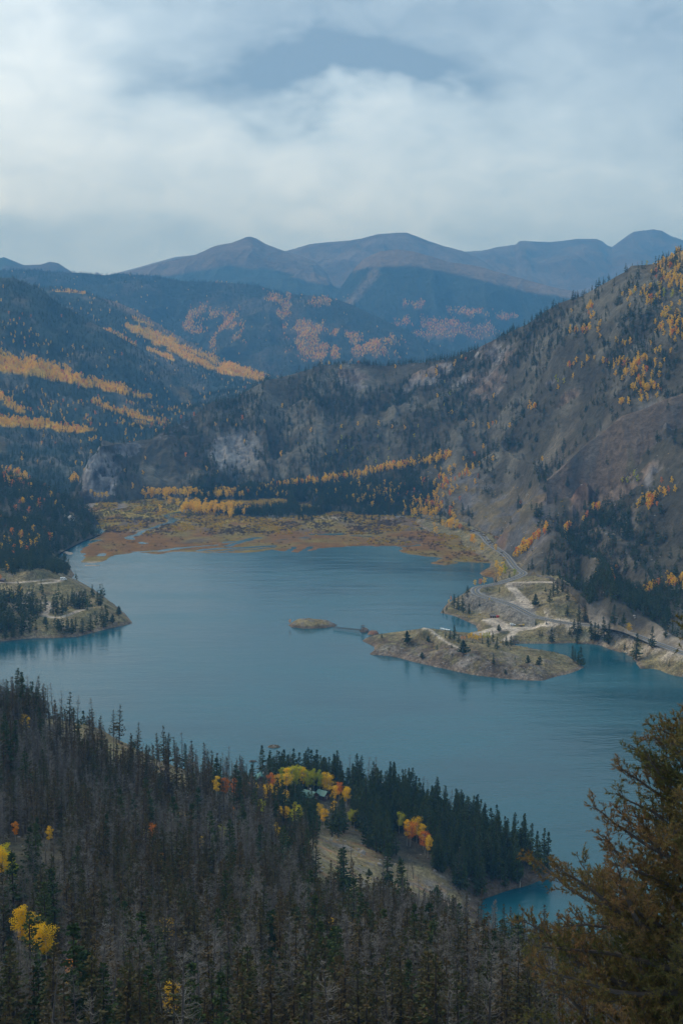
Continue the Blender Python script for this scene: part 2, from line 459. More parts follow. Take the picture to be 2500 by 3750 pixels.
# ---- near hillside -------------------------------------------------
def S0(pts): return [Wz(a, b, 0)[:2] for a, b in pts]
near_poly = [(-900, 1000), (-330, 880), (-150, 850)] + S0([(560,2735),(720,2800),(820,2848),(900,2848),(955,2850),(1080,2862),(1200,2880),(1421,2904),(1600,2985),(1800,3075),(1960,3150),(2025,3196),
            (1990,3216),(1930,3240),(1850,3262),(1765,3292),(1742,3335),(1752,3375),(1800,3405),(1900,3440),(2200,3500),(2600,3540),(3200,3600)]) + [(900, 300), (900, -400), (-900, -400)]
def SD(xs, ys, D): z = zat(ys, D); return (xat(xs, D, z), D, z)
nc = []
for x in (-150, -50, 0, 50, 150):
    nc += [(x, -150, 300), (x, 0, 277), (x, 32, 256), (x, 130, 200)]
nc += [SD(-500,3750,260), SD(0,3750,255), SD(800,3750,255), SD(1600,3760,262), SD(2500,3790,262), SD(3000,3800,262),
       SD(-500,3400,350), SD(0,3450,340), SD(500,3440,345), SD(1000,3470,355), SD(1500,3560,370), SD(2000,3640,360), SD(2500,3660,350),
       SD(-500,3050,470), SD(0,3150,440), SD(500,3150,450), SD(900,3230,470), SD(1250,3370,480), SD(1600,3470,500), SD(2000,3560,470),
       SD(-500,2750,580), SD(0,2850,560), SD(400,2950,570), SD(800,3020,600), SD(1050,3120,590), SD(1150,3130,570),
       SD(-500,2560,690), SD(-200,2580,690), SD(0,2600,692), SD(120,2612,698), SD(255,2630,704), SD(333,2656,708), SD(440,2733,716), SD(478,2752,720), SD(574,2787,730), SD(650,2815,745), SD(720,2845,765),
       SD(1160,3083,595), SD(1230,3075,592), SD(1300,3090,592), SD(1340,3140,590), SD(1400,3190,592), SD(1250,3180,560), SD(1300,3290,545),
       SD(1460,3200,640), SD(1520,3196,640), SD(1600,3225,640), SD(1530,3240,620), SD(1640,3270,640), SD(1690,3310,645), SD(1720,3345,650), SD(1600,3330,600), SD(1500,3330,570),
       SD(1370,3165,600)]
for a, b, z in [(800,2900,14),(850,2870,9),(955,2858,5),(1100,2880,6),(1100,2950,14),(1000,3000,20),(1300,2900,5),(1421,2912,4),(1400,3000,8),(1300,3040,12),(1250,3030,16),(1500,3080,8),(1600,3060,5),
                (1700,3150,7),(1800,3130,6),(1900,3170,5),(1980,3190,3),(1850,3220,4),(1750,3240,7),(1650,3200,12),(1420,3110,10),
                (1900,3460,8),(2200,3520,10),(2600,3560,10),(1800,3440,8)]:
    nc.append(Wz(a, b, z))
nc += [(-150, 790, 30), (-300, 800, 35), (-170, 850, 2), (-100, 800, 20), (-600, 600, 150), (-600, 300, 200), (500, 300, 150), (-600, 850, 60)]
gx = np.concatenate([np.linspace(-420, -262, 24)[:-1], np.arange(-262, 262, 2.1), np.linspace(262, 460, 30)]); gy = np.concatenate([np.arange(-40, 240, 7), np.arange(240, 905, 2.1)])
X, Y = np.meshgrid(gx, gy)
H = tps(nc, X, Y)
sd = poly_sd(X, Y, near_poly)
rk = fbm(X/14, Y/14, 5, 3)
px, py, _ = proj(X, Y, H)
knoll = np.maximum.reduce([blob(px, py, 1250, 3160, 150, 110, 20), blob(px, py, 1540, 3240, 130, 60, 15), blob(px, py, 1680, 3320, 80, 50, 35)])
Z = H + fbm(X/60, Y/60, 4, 1)*3.0 + rk*(0.5+2.2*knoll)*sstep(3, 20, sd)
Z = Z + knoll*np.maximum(ridged(X/22, Y/16, 4, 5)-0.45, 0)*5
Z = np.minimum(Z, 0.35 + 0.55*sd + 0.5*rk) if True else Z
Z = np.maximum(Z, -6.0)
px, py, _ = proj(X, Y, Z)
open_band = np.clip(band(px, py, [(200,2660),(330,2700),(450,2770),(560,2815),(720,2880)], [45,50,45,35,25]), 0, 1)
knoll = np.maximum.reduce([blob(px, py, 1250, 3160, 160, 110, 20), blob(px, py, 1540, 3230, 140, 60, 15), blob(px, py, 1680, 3320, 80, 60, 35)])
op = np.clip(np.maximum(open_band, sstep(0.25, 0.6, knoll)), 0, 1)
base = mixc(FLOOR*np.ones(X.shape+(3,)), FLOOR*1.5, sstep(-.3, .4, fbm(X/9, Y/9, 3, 31)))
cols = mixc(base, GRASS*1.05, op)
cols = mixc(cols, OLIVE*1.25, op*sstep(0.0, 0.5, fbm(X/10, Y/10, 4, 8)))
cols = mixc(cols, RED*1.3, op*sstep(0.15, 0.5, fbm(X/13+40, Y/8, 4, 9))*0.7)
cols = mixc(cols, ROCK*1.15, op*sstep(0.45, 0.75, ridged(X/22, Y/16, 4, 5)))
cols = mixc(cols, BROWN*0.55, (1-sstep(3, 11, sd))*sstep(-1, 0.5, sd))
V = np.stack([X, Y, Z], -1)
add_patch('near_hillside', V, cols, M_near, 'wooded near slope falling to the lake with a bare grassy knoll', sd=sd)

MFOOT = [(150,1812,'D',2620),(240,1812,'z',4),(300,1836,'z',1),(450,1842,'z',1),(560,1822,'z',2),(700,1866,'z',1.5),(900,1893,'z',2),(1300,1901,'z',2),(1500,1884,'z',6),(1600,1893,'z',8),(1700,1925,'z',10),
        (1790,1972,'z',11),(1850,2010,'z',12),(1900,2066,'z',13),(1960,2100,'z',30),(2050,2110,'z',42),(2120,2180,'z',34),(2200,2268,'z',24),(2350,2300,'z',26),(2500,2362,'z',22),(2800,2460,'z',22)]
# ---- right shore: road, flats, long low headland -------------------
right_poly = S0([(1790,2059),(1795,2065),(1791,2077),(1765,2092),(1755,2100),(1768,2111),(1803,2115),(1807,2134),(1784,2146),(1726,2154),(1696,2174),(1638,2208),(1611,2245),(1637,2250),(1667,2257),(1702,2273),
            (1744,2292),(1748,2312),(1700,2324),(1600,2314),(1500,2318),(1420,2325),(1375,2328),(1338,2338),(1327,2347),(1350,2359),(1369,2368),(1369,2380),(1352,2397),(1415,2401),(1472,2412),(1530,2428),
            (1625,2449),(1721,2470),(1836,2485),(1850,2486),(1933,2492),(1987,2492),(2032,2478),(2082,2467),(2119,2453),(2136,2444),(2120,2430),(2078,2403),(2040,2393),(1995,2386),(1933,2374),(1883,2366),
            (1882,2357),(2007,2357),(2098,2355),(2198,2362),(2223,2374),(2264,2388),(2314,2407),(2339,2444),(2347,2457),(2389,2469),(2438,2476),(2550,2484),(2900,2520)]) + [(900, 1000), (900, 2500)] + S0([(1300,1875),(1500,1905),(1600,1965),(1740,2030)])
rc = [Wz(*p) for p in [(1345,2345,2.5),(1375,2350,4),(1400,2337,8),(1453,2314,14),(1514,2311,16),(1549,2297,21),(1583,2299,20),(1625,2317,14),(1650,2335,11),
      (1400,2385,7),(1480,2370,15),(1560,2385,12),(1640,2405,10),(1675,2370,13),(1721,2377,13),(1797,2376,12),(1855,2384,11),(1905,2385,10),(1960,2405,9),(2030,2425,7),(2090,2437,3.5),
      (1700,2420,10),(1800,2430,9),(1900,2440,8),(1720,2350,9),(1760,2352,5),(1850,2356,3.5),(1800,2350,4),(1900,2368,3.5),(1950,2380,6),(2040,2402,6),
      (1800,2275,7),(1880,2295,7),(1780,2310,5.5),(1840,2320,5),(1950,2330,5),(2050,2340,3.5),(2150,2345,4),(2200,2340,5),(1960,2300,8),(2020,2310,7),(2130,2320,7),
      (1700,2220,10),(1660,2228,6),(1720,2190,15),(1640,2232,5),(1690,2195,14),(1760,2245,8),(1730,2265,4),(1850,2260,8),(1900,2275,8),
      (1850,2160,25),(1830,2150,24),(1900,2128,29),(1890,2110,33),(1950,2105,36),(2010,2105,40),(2000,2160,30),(1990,2220,20),(1960,2190,25),
      (2270,2345,6),(2330,2380,5),(2400,2420,5),(2450,2430,5),(2550,2450,6),(2260,2370,3),
      (1830,2060,8),(1840,2110,8),(1800,2095,5),(1650,1900,6),(1600,1930,4),(1750,1990,5),(1780,2030,4),(1900,2060,11)]]
rc += [tuple(v) for v in ROADP[::5]]
for a in MFOOT:
    if a[0] >= 1600:
        zz = a[3]; q = Wz(a[0], a[1], zz); rc.append(q); rc.append((q[0]*1.03+4, q[1]+40, zz+4))
rc += [(600, 1500, 20), (600, 1200, 15), (700, 2000, 20), (400, 1100, 5)]
gx = np.arange(10, 470, 1.9); gy = np.arange(1120, 2330, 2.6)
X, Y = np.meshgrid(gx, gy)
H = tps(rc, X, Y)
sd = poly_sd(X, Y, right_poly)
rk = fbm(X/9, Y/11, 5, 13); bluff = sstep(0.2, 0.8, blob(*proj(X, Y, H)[:2], 1700, 2430, 420, 55, 12))
Z = H + fbm(X/40, Y/40, 4, 11)*1.6 + rk*(0.6+1.6*bluff)*sstep(3, 14, sd) + bluff*np.maximum(ridged(X/14, Y/14, 4, 15)-0.5, 0)*5*sstep(2, 12, sd)
Z = np.minimum(Z, 0.15 + (0.30+0.5*bluff)*sd + 0.5*rk)
Z, rw, gw, rd = apply_road(X, Y, Z)
fk = [(a[0], Dat(a[1], a[3])) for a in MFOOT if a[2] == 'z' and a[0] >= 1300]
azf = np.array([(a-1250)/FOC for a, d in fk]); dff = np.array([d for a, d in fk])
dfoot = np.interp(X/(Y*ct-(Z-CAMZ)*st), azf, dff)
Z = Z - np.clip(Y-dfoot-38, 0, None)*0.9*(rd > 12)
Z = np.maximum(np.where(sd < 0, np.minimum(Z, 0.5*sd+0.35*rk), Z), -5.0)
px, py, _ = proj(X, Y, Z)
cols = mixc(OLIVE*1.15*np.ones(X.shape+(3,)), GRASS, sstep(-0.3, 0.4, fbm(X/20, Y/20, 4, 41)))
blc = sstep(0.18, 0.5, blob(px, py, 1690, 2432, 400, 62, 11))
cols = mixc(cols, BROWN*0.62, blc*sstep(-0.45, 0.15, fbm(X/5, Y/7, 4, 46))*0.95)
cols = mixc(cols, ROCK*1.2, np.maximum(bluff*sstep(-0.05, 0.35, rk+0.5*fbm(X/3, Y/4, 3, 47)), sstep(0.3, 0.6, fbm(X/18, Y/18, 4, 43))*0.7))
cols = mixc(cols, OLIVE*0.8, sstep(0.25, 0.6, fbm(X/6, Y/6, 3, 44))*0.8)
cols = mixc(cols, BROWN*0.95, (1-sstep(1, 6, sd))*0.8)
cols = mixc(cols, TALUS*0.9, (1-sstep(10, 26, rd))*0.7*(py > 2170)*(px < 1960))
cols = mixc(cols, GRAVEL*1.25, (1-sstep(6, 22, rd))*(px > 1990)*(sstep(-.4, .2, rk))*(py < 2420))
cols = mixc(cols, GRAVEL*1.35, gw)
cols = mixc(cols, RUST, blob(px, py, 1790, 2100, 40, 22)*0.9)
add_patch('east_shore', np.stack([X, Y, Z], -1), cols, M_rocky, 'grassy east shore with low rocky headland and gravel turnouts', sd=sd)

# ---- left peninsula ---------------------------------------------------
left_poly = S0([(486,2282),(448,2292),(398,2302),(332,2319),(282,2332),(199,2337),(126,2337),(66,2342),(0,2350),(-300,2375),(-900,2450)]) + [(-1200, 1500), (-1200, 2300)] + S0([(0,1975),(150,1975),(200,2020),(213,2040),(245,2060),(262,2090),(273,2104),(262,2118)]) + S0([(300,2135),(345,2160),(380,2185),(420,2215),(460,2250)])
lc = [Wz(*p) for p in [(462,2263,6),(428,2243,12),(398,2226,15),(365,2218,14),(332,2222,12),(300,2236,13),(250,2255,11),(200,2262,11),(165,2252,11),(120,2245,12),(50,2255,12),(-100,2260,14),
      (350,2275,9),(250,2300,6),(150,2305,6),(50,2310,6),(0,2320,6),(180,2215,14),(100,2208,15),(0,2212,15),(-200,2215,16),
      (332,2179,17),(318,2158,20),(288,2134,24),(265,2127,25),(230,2122,26),(180,2124,26),(100,2131,26),(0,2134,26),(-200,2137,27),(120,2098,34),(160,2105,31),(60,2120,28),(130,2150,22),(200,2160,20),(50,2165,21),
      (250,2107,14),(262,2100,4),(225,2090,14),(180,2085,20),(0,2090,30),(-200,2090,34),(220,2050,5),(150,2010,6)]]
gx = np.arange(-520, -160, 2.0); gy = np.arange(1270, 1960, 2.6)
X, Y = np.meshgrid(gx, gy)
H = tps(lc, X, Y); sd = poly_sd(X, Y, left_poly); rk = fbm(X/9, Y/11, 5, 23)
Z = H + fbm(X/40, Y/40, 4, 21)*1.2 + rk*0.8*sstep(3, 14, sd)
Z = np.minimum(Z, 0.2 + 0.55*sd + 0.5*rk)
Z, rw, gw, rd = apply_road(X, Y, Z)
Z = np.maximum(np.where(sd < 0, np.minimum(Z, 0.5*sd+0.3*rk), Z), -5.0)
px, py, _ = proj(X, Y, Z)
cols = mixc(OLIVE*1.1*np.ones(X.shape+(3,)), GRASS*1.05, sstep(-0.2, 0.4, fbm(X/18, Y/18, 4, 51)))
cols = mixc(cols, ROCK, sstep(0.2, 0.5, fbm(X/16, Y/16, 4, 53))*0.8)
cols = mixc(cols, BROWN*0.95, (1-sstep(1, 6, sd))*0.85)
cols = mixc(cols, GRAVEL*1.15, gw)
add_patch('west_peninsula', np.stack([X, Y, Z], -1), cols, M_rocky, 'low grassy peninsula reaching into the lake from the west', sd=sd)

# ---- delta marsh -------------------------------------------------------
delta_poly = S0([(1795,2062),(1715,2057),(1669,2057),(1655,2066),(1645,2070),(1619,2071),(1581,2064),(1590,2055),(1626,2045),(1524,2034),(1463,2021),(1479,2008),(1447,2000),(1333,1999),(1256,2002),(1180,2008),
             (1097,2023),(1058,2021),(1000,2013),(889,2025),(766,2025),(700,2020),(639,2022),(578,2028),(506,2023),(419,2033),(389,2046),(384,2056),(340,2061),(307,2059),(302,2036),(310,2028),(290,2020),(300,2000),(330,1985),(340,1975),(390,1950)]) + [(-420, 2250), (-420, 2700), (500, 2700), (500, 1950)]
def ch(pts, w):
    w = w*0.58
    return ([Wz(a, b, 0)[:2] + (0,) for a, b in pts], w)
CHAN = [ch([(445,1842),(455,1849),(440,1858),(419,1867)], 9), ch([(690,1864),(674,1870),(639,1880),(608,1890)], 12), ch([(608,1890),(640,1903),(629,1916),(588,1923)], 10), ch([(588,1923),(560,1935),(526,1941)], 7),
        ch([(526,1945),(506,1959),(465,1967),(480,1975)], 9), ch([(524,1985),(526,1989)], 7), ch([(945,1969),(884,1982),(827,1985)], 11), ch([(884,1982),(863,1992),(840,2000)], 9), ch([(790,1998),(736,2000),(649,2008),(588,2018),(500,2022)], 9),
        ch([(1000,2000),(930,2003),(863,2008),(792,2010),(730,2016)], 11), ch([(1148,1957),(1245,1957)], 14), ch([(1288,1962),(1350,1966)], 7), ch([(1540,1932),(1578,1945),(1600,1954)], 9),
        ch([(1036,1976),(1050,1974)], 6), ch([(1103,1970),(1120,1970)], 6), ch([(1141,2003),(1097,2023)], 8), ch([(1074,2003),(1058,2021)], 7), ch([(1530,1996),(1460,2003)], 6), ch([(373,2028),(375,2034)], 8),
        ch([(760,2022),(860,2016),(1000,2006)], 6), ch([(240,2030),(300,1998),(330,1984),(360,1978)], 12)]
gx = np.arange(-440, 240, 2.0); gy = np.arange(1690, 2640, 3.2)
X, Y = np.meshgrid(gx, gy)
sd = poly_sd(X, Y, delta_poly)
n1 = fbm(X/22, Y/30, 5, 61)
Z = 0.55 + 0.9*sstep(80, 400, sd) + n1*0.55*sstep(5, 25, sd)
Z = np.minimum(Z, 0.05 + 0.12*(sd + 7*fbm(X/12, Y/16, 4, 63)))
for pts, w in CHAN:
    d, _ = line_d(X + 5*fbm(X/18, Y/18, 3, 65), Y + 7*fbm(X/18, Y/18, 3, 66), pts)
    Z = np.minimum(Z, np.maximum(-0.8, (d-w)*0.2))
mud = np.maximum(blob(*proj(X, Y, Z)[:2], 338, 2079, 34, 5), blob(*proj(X, Y, Z)[:2], 251, 2031, 22, 8))
Z = np.where(mud > 0.45, np.maximum(Z, 0.12), Z)
Z, rw, gw, rd = apply_road(X, Y, Z)
Z = np.maximum(Z, -2.5)
px, py, _ = proj(X, Y, Z)
cols = mixc(RUST*0.95*np.ones(X.shape+(3,)), np.array((0.16, 0.118, 0.030)), sstep(-0.3, 0.4, fbm(X/40, Y/60, 4, 67)))
cols = mixc(cols, np.array((0.27, 0.20, 0.030)), sstep(1950, 1880, py)*sstep(-0.2, 0.3, fbm(X/30, Y/50, 3, 68)))
cols = mixc(cols, np.array((0.10, 0.075, 0.055)), sstep(0.1, 0.5, fbm(X/25, Y/60, 4, 69))*(py < 1990)*0.8)
cols = mixc(cols, GRAVEL*0.9, np.clip((mud > 0.4)*1.0 + blob(px, py, 526, 1943, 50, 5) + blob(px, py, 340, 2060, 40, 4) + blob(px, py, 1250, 1897, 260, 5)*0.8 + blob(px, py, 700, 2021, 80, 2.5)*0.6, 0, 1))
cols = mixc(cols, GRAVEL*0.5, (Z < 0.04)*1.0)
add_patch('marsh', np.stack([X, Y, Z], -1), cols, M_marsh, 'rust coloured river delta marsh with winding channels at the head of the lake', sd=sd)

# ---- mountains: slices fanned round the viewpoint ----------------------
def row(pts, xs, smooth=0):
    """pts: (xs, ys, 'z' or 'D', value) -> ys and D along xs"""
    a = []
    for p in pts:
        a.append((p[0], p[1], Dat(p[1], p[3]) if p[2] == 'z' else p[3]))
    a = np.array(a, float)
    ys = np.interp(xs, a[:, 0], a[:, 1]); D = np.interp(xs, a[:, 0], a[:, 2])
    k = max(3, int(len(xs)*0.03)) | 1
    ker = np.ones(k)/k
    D = np.convolve(np.pad(D, k//2, mode='edge'), ker, mode='valid')
    if smooth:
        ys = np.convolve(np.pad(ys, k//2, mode='edge'), ker, mode='valid')
    return D, zat(ys, D)
def loft(rows, x0, x1, nx, segs, namp, nscale, seed, gully=0.0, cliff=None, back=None):
    xs = np.linspace(x0, x1, nx)
    R_ = []
    for i, r in enumerate(rows):
        R_.append(row(r, xs, smooth=(i < len(rows)-1)))
    crest = len(R_)-1
    D, Zc = R_[-1]; bd = back or 0.25
    R_.append((D*(1+bd*0.25), np.minimum(Zc-0.04*bd*D, Zc*0.8))); R_.append((D*(1+bd), Zc*0.1-10))
    segs = segs + [6, 6]
    Dl, Zl, Tl = [], [], []
    for i in range(len(R_)-1):
        n = segs[i]
        for k in range(n + (1 if i == len(R_)-2 else 0)):
            t = k/n
            def cat(j):
                p0 = R_[max(i-1, 0)][j]; p1 = R_[i][j]; p2 = R_[i+1][j]; p3 = R_[min(i+2, len(R_)-1)][j]
                if i >= crest-1: # keep the crest crisp
                    return p1*(1-t)+p2*t
                return 0.5*((2*p1)+(p2-p0)*t+(2*p0-5*p1+4*p2-p3)*t*t+(3*p1-p0-3*p2+p3)*t**3)
            Dl.append(cat(0)); Zl.append(cat(1)); Tl.append(np.full(nx, (i+t)/crest))
    D, Z, T = np.array(Dl), np.array(Zl), np.array(Tl)
    XS = np.broadcast_to(xs, D.shape)
    X = xat(XS, D, Z)
    w = np.clip(T*6, 0, 1)*np.where(T < 1, np.clip((1-T)*5, 0.05, 1), np.clip((T-1)*6, 0.05, 1))
    nz = fbm(X/nscale, D/nscale, 6, seed)
    g = ridged(X/(nscale*0.55) + 0.3*nz, D/(nscale*2.2), 4, seed+5)-0.5
    Z = Z + w*(namp*nz + gully*g)
    # small relief on the skyline itself
    Z = Z + np.exp(-((T-1)/0.03)**2)*fbm(X/(nscale*0.25), D*0+3.0, 4, seed+9)*namp*0.10
    return X, D, Z, T

def cover_far(px, py, X, Y, s, trees_line=None):
    return None

# mid mountain on the right
xr = lambda L_: L_
foot = MFOOT
bench = [(150,1800,'D',2700),(240,1802,'D',2640),(287,1800,'D',2460),(330,1800,'D',2455),(450,1790,'D',2500),(560,1788,'D',2480),(700,1800,'D',2480),(900,1800,'D',2500),(1100,1790,'D',2460),(1300,1770,'D',2440),(1500,1735,'D',2420),(1650,1720,'D',2350),
         (1800,1800,'D',2100),(1900,1880,'D',1900),(2050,1960,'D',1700),(2200,2050,'D',1520),(2350,2110,'D',1450),(2500,2150,'D',1400),(2800,2200,'D',1330)]
mid = [(150,1795,'D',2800),(240,1790,'D',2700),(290,1765,'D',2500),(330,1690,'D',2500),(450,1700,'D',2620),(560,1690,'D',2620),(700,1660,'D',2680),(900,1640,'D',2720),(1250,1590,'D',2720),(1500,1530,'D',2650),(1800,1560,'D',2400),
       (1950,1600,'D',2150),(2100,1640,'D',1950),(2300,1680,'D',1780),(2500,1640,'D',1720),(2800,1560,'D',1680)]
crest = [(150,1806,'D',2900),(240,1798,'D',2750),(270,1790,'D',2600),(287,1775,'D',2530),(307,1727,'D',2525),(327,1680,'D',2525),(351,1660,'D',2530),(375,1634,'D',2560),(446,1626,'D',2640),(478,1621,'D',2700),(558,1607,'D',2750),(614,1567,'D',2800),(693,1536,'D',2850),(765,1481,'D',2890),
         (813,1467,'D',2920),(861,1458,'D',2940),(917,1419,'D',2960),(980,1389,'D',3000),(1036,1378,'D',3020),(1116,1358,'D',3040),(1180,1336,'D',3050),(1250,1330,'D',3050),(1330,1332,'D',3050),(1409,1342,'D',3040),(1489,1331,'D',3020),(1553,1327,'D',3000),
         (1649,1311,'D',2930),(1744,1278,'D',2820),(1840,1230,'D',2700),(1928,1185,'D',2600),(2047,1106,'D',2480),(2127,1083,'D',2420),(2207,1036,'D',2370),(2286,996,'D',2330),(2310,974,'D',2320),(2398,966,'D',2290),(2446,938,'D',2270),(2500,914,'D',2250),(2800,850,'D',2200)]
X, Y, Z, T = loft([foot, bench, mid, crest], 150, 2800, 640, [40, 80, 110], 24, 190, 101, gully=36)
Z = Z - 7*sstep(0.012, 0.0, T)
Z, rw, gw, rd = apply_road(X, Y, Z)
px, py, _ = proj(X, Y, Z)
nA, nB = fbm(X/45, Y/70, 5, 111), fbm(X/120, Y/160, 4, 112)
rockm = np.maximum.reduce([blob(px, py, 1590, 1370, 95, 50, -20), blob(px, py, 1800, 1290, 75, 60), blob(px, py, 1760, 1400, 90, 60)*0.8, blob(px, py, 360, 1730, 65, 85)*1.3, blob(px, py, 470, 1650, 90, 22, -8),
        blob(px, py, 850, 1650, 90, 55)*1.1, blob(px, py, 640, 1580, 90, 22, -30), blob(px, py, 1290, 1380, 50, 40)*0.7, blob(px, py, 2020, 1400, 80, 16, -20)*0.8, blob(px, py, 1330, 1500, 80, 30)*0.5,
        blob(px, py, 2250, 1780, 190, 120, -20)*1.1, blob(px, py, 2400, 1560, 120, 90, -25), blob(px, py, 2080, 1450, 70, 20, -25)])
opn = np.maximum.reduce([blob(px, py, 1760, 1880, 130, 110, 35)*1.1, blob(px, py, 1900, 1900, 120, 130, 35), blob(px, py, 2050, 2190, 70, 50)*0.8, blob(px, py, 1960, 2120, 70, 30), blob(px, py, 1700, 1750, 60, 50)*0.7, blob(px, py, 1660, 1790, 70, 50)*0.9, blob(px, py, 2360, 2318, 240, 22, 12)*1.1])
nF = fbm(X/16, (Y+Z*1.6)/22, 4, 117)
rockm = sstep(0.30, 0.62, rockm*0.85 + 0.55*nA + 0.45*nF)*np.clip(rockm*5, 0, 1); opn = np.clip(opn*(1+0.7*nA+0.4*nF), 0, 1)
cut = np.clip(rockm, 0, 1)*np.where(T < 1, np.clip((1-T)*12, 0, 1), 0)*np.clip(T*8, 0, 1)
Z = Z + cut*(ridged(X/26, (Y+Z)/34, 4, 118)-0.5)*13
base = mixc(FLOOR*0.95*np.ones(X.shape+(3,)), np.array((0.120, 0.112, 0.085)), sstep(-0.15, 0.45, nA+0.5*nB))
cols = mixc(base, mixc(GRASS*0.62*np.ones(X.shape+(3,)), TALUS*0.55, sstep(-.2, .3, nF)), sstep(0.15, 0.6, opn))
cols = mixc(cols, TALUS*0.90, sstep(0.3, 0.7, rockm))
cols = mixc(cols, BROWN*0.95, sstep(0.3, 0.7, rockm)*sstep(-.2, .3, fbm(X/60, Y/60, 4, 115))*(px > 1100))
clf = sstep(0.25, 0.5, blob(px, py, 360, 1735, 70, 95))*sstep(1840, 1825, py)
cols = mixc(cols, TALUS*1.15, clf)
cols = mixc(cols, BROWN*0.75, np.clip(blob(px, py, 2250, 1800, 260, 260), 0, 1)*0.7*sstep(-.3, .2, nA))
cols = mixc(cols, RED*1.3, np.clip(np.maximum(blob(px, py, 2000, 1880, 170, 40, -40), blob(px, py, 1850, 2010, 80, 50, -30)), 0, 1)*sstep(-0.1, 0.3, nA)*0.8)
strata = 0.55+0.9*ridged(X/11+0.3*nF, (Z+0.2*X)/20, 4, 119)
rs_ = np.maximum(rockm, clf)[..., None]*0.9; cols = cols*(1-rs_)+cols*strata[..., None]*rs_
cols = mixc(cols, np.array((0.28, 0.26, 0.24)), np.clip(blob(px, py, 870, 1650, 80, 55)*1.3, 0, 1)*sstep(-0.35, 0, nA))
cols = mixc(cols, np.array((0.30, 0.20, 0.07)), np.clip(blob(px, py, 2480, 945, 80, 26, -20)*1.4, 0, 1))
cols = mixc(cols, GRAVEL*1.15, (1-sstep(6, 24, rd))*(px > 2100)*sstep(-.5, .1, nA))
cols = mixc(cols, GRAVEL*1.1, gw)
midcols = cols
add_patch('east_mountain', np.stack([X, Y, Z], -1), cols, M_mid, 'grey green forested mountain with rock outcrops rising over the east shore', T=T, rockm=rockm, opn=opn)

# nearer rocky spur at the right edge
foot = [(2000,1900,'D',1860),(2087,1900,'D',1830),(2300,1930,'D',1740),(2500,1960,'D',1680),(2800,1980,'D',1620)]
crest = [(2000,1760,'D',1860),(2050,1720,'D',1850),(2087,1682,'D',1840),(2135,1634,'D',1840),(2207,1580,'D',1830),(2278,1524,'D',1820),(2366,1492,'D',1810),(2500,1437,'D',1790),(2800,1330,'D',1760)]
X, Y, Z, T = loft([foot, crest], 2000, 2800, 240, [70], 14, 90, 131, gully=18)
px, py, _ = proj(X, Y, Z); nA = fbm(X/30, Y/30, 5, 132)
cols = mixc(BROWN*0.75*np.ones(X.shape+(3,)), ROCK*0.65, sstep(-0.2, 0.3, nA))
cols = mixc(cols, OLIVE, sstep(0.1, 0.5, fbm(X/40, Y/40, 4, 133))*0.7)
add_patch('rocky_spur', np.stack([X, Y, Z], -1), cols, M_mid, 'brown bare rocky spur on the lower right mountainside', T=T)

# wooded hill on the west shore
foot = [(-500,2125,'z',32),(-300,2108,'z',32),(0,2096,'z',28),(100,2086,'z',24),(180,2066,'z',14),(215,2028,'z',2),(300,1984,'z',1.5),(385,1950,'z',1.0),(410,1940,'z',0.5)]
midr = [(-500,1950,'D',1900),(0,1930,'D',1900),(150,1910,'D',1960),(240,1900,'D',2060),(320,1920,'D',2090),(385,1944,'D',2130),(410,1938,'D',2160)]
crest = [(-500,1660,'D',2300),(0,1745,'D',2250),(120,1775,'D',2240),(215,1805,'D',2200),(319,1862,'D',2170),(375,1930,'D',2150),(410,1936,'D',2180)]
X, Y, Z, T = loft([foot, midr, crest], -500, 410, 300, [40, 40], 9, 90, 141, gully=8)
px, py, _ = proj(X, Y, Z); nA = fbm(X/40, Y/40, 5, 142)
cols = mixc(FLOOR*np.ones(X.shape+(3,)), GRASS*0.9, sstep(0.2, 0.5, nA))
add_patch('west_shore_hill', np.stack([X, Y, Z], -1), cols, M_mid, 'dark wooded hill dropping to the delta on the west shore', T=T)

# left mountain with golden bands
foot = [(-500,1775,'D',2480),(0,1780,'D',2480),(200,1806,'D',2560),(290,1812,'D',2640),(350,1720,'D',2850),(500,1640,'D',3150),(700,1530,'D',3600),(900,1460,'D',3900)]
benc = [(-500,1600,'D',2950),(0,1620,'D',2950),(200,1640,'D',3000),(350,1610,'D',3150),(500,1560,'D',3400),(700,1490,'D',3750),(900,1440,'D',4000)]
midr = [(-500,1330,'D',3450),(0,1360,'D',3450),(300,1410,'D',3550),(500,1450,'D',3700),(700,1475,'D',3900),(900,1430,'D',4100)]
crest = [(-500,1000,'D',4400),(-100,1010,'D',4300),(0,1019,'D',4300),(48,1015,'D',4300),(120,1047,'D',4300),(175,1079,'D',4290),(207,1112,'D',4280),(359,1190,'D',4240),(478,1254,'D',4200),(558,1318,'D',4180),(677,1398,'D',4150),(741,1450,'D',4150),(900,1425,'D',4200)]
X, Y, Z, T = loft([foot, benc, midr, crest], -500, 900, 420, [40, 55, 80], 26, 300, 151, gully=34)
px, py, _ = proj(X, Y, Z); nA, nB = fbm(X/60, Y/90, 5, 152), fbm(X/200, Y/240, 4, 153)
wob = 9*fbm(px/30, py/14, 4, 155)
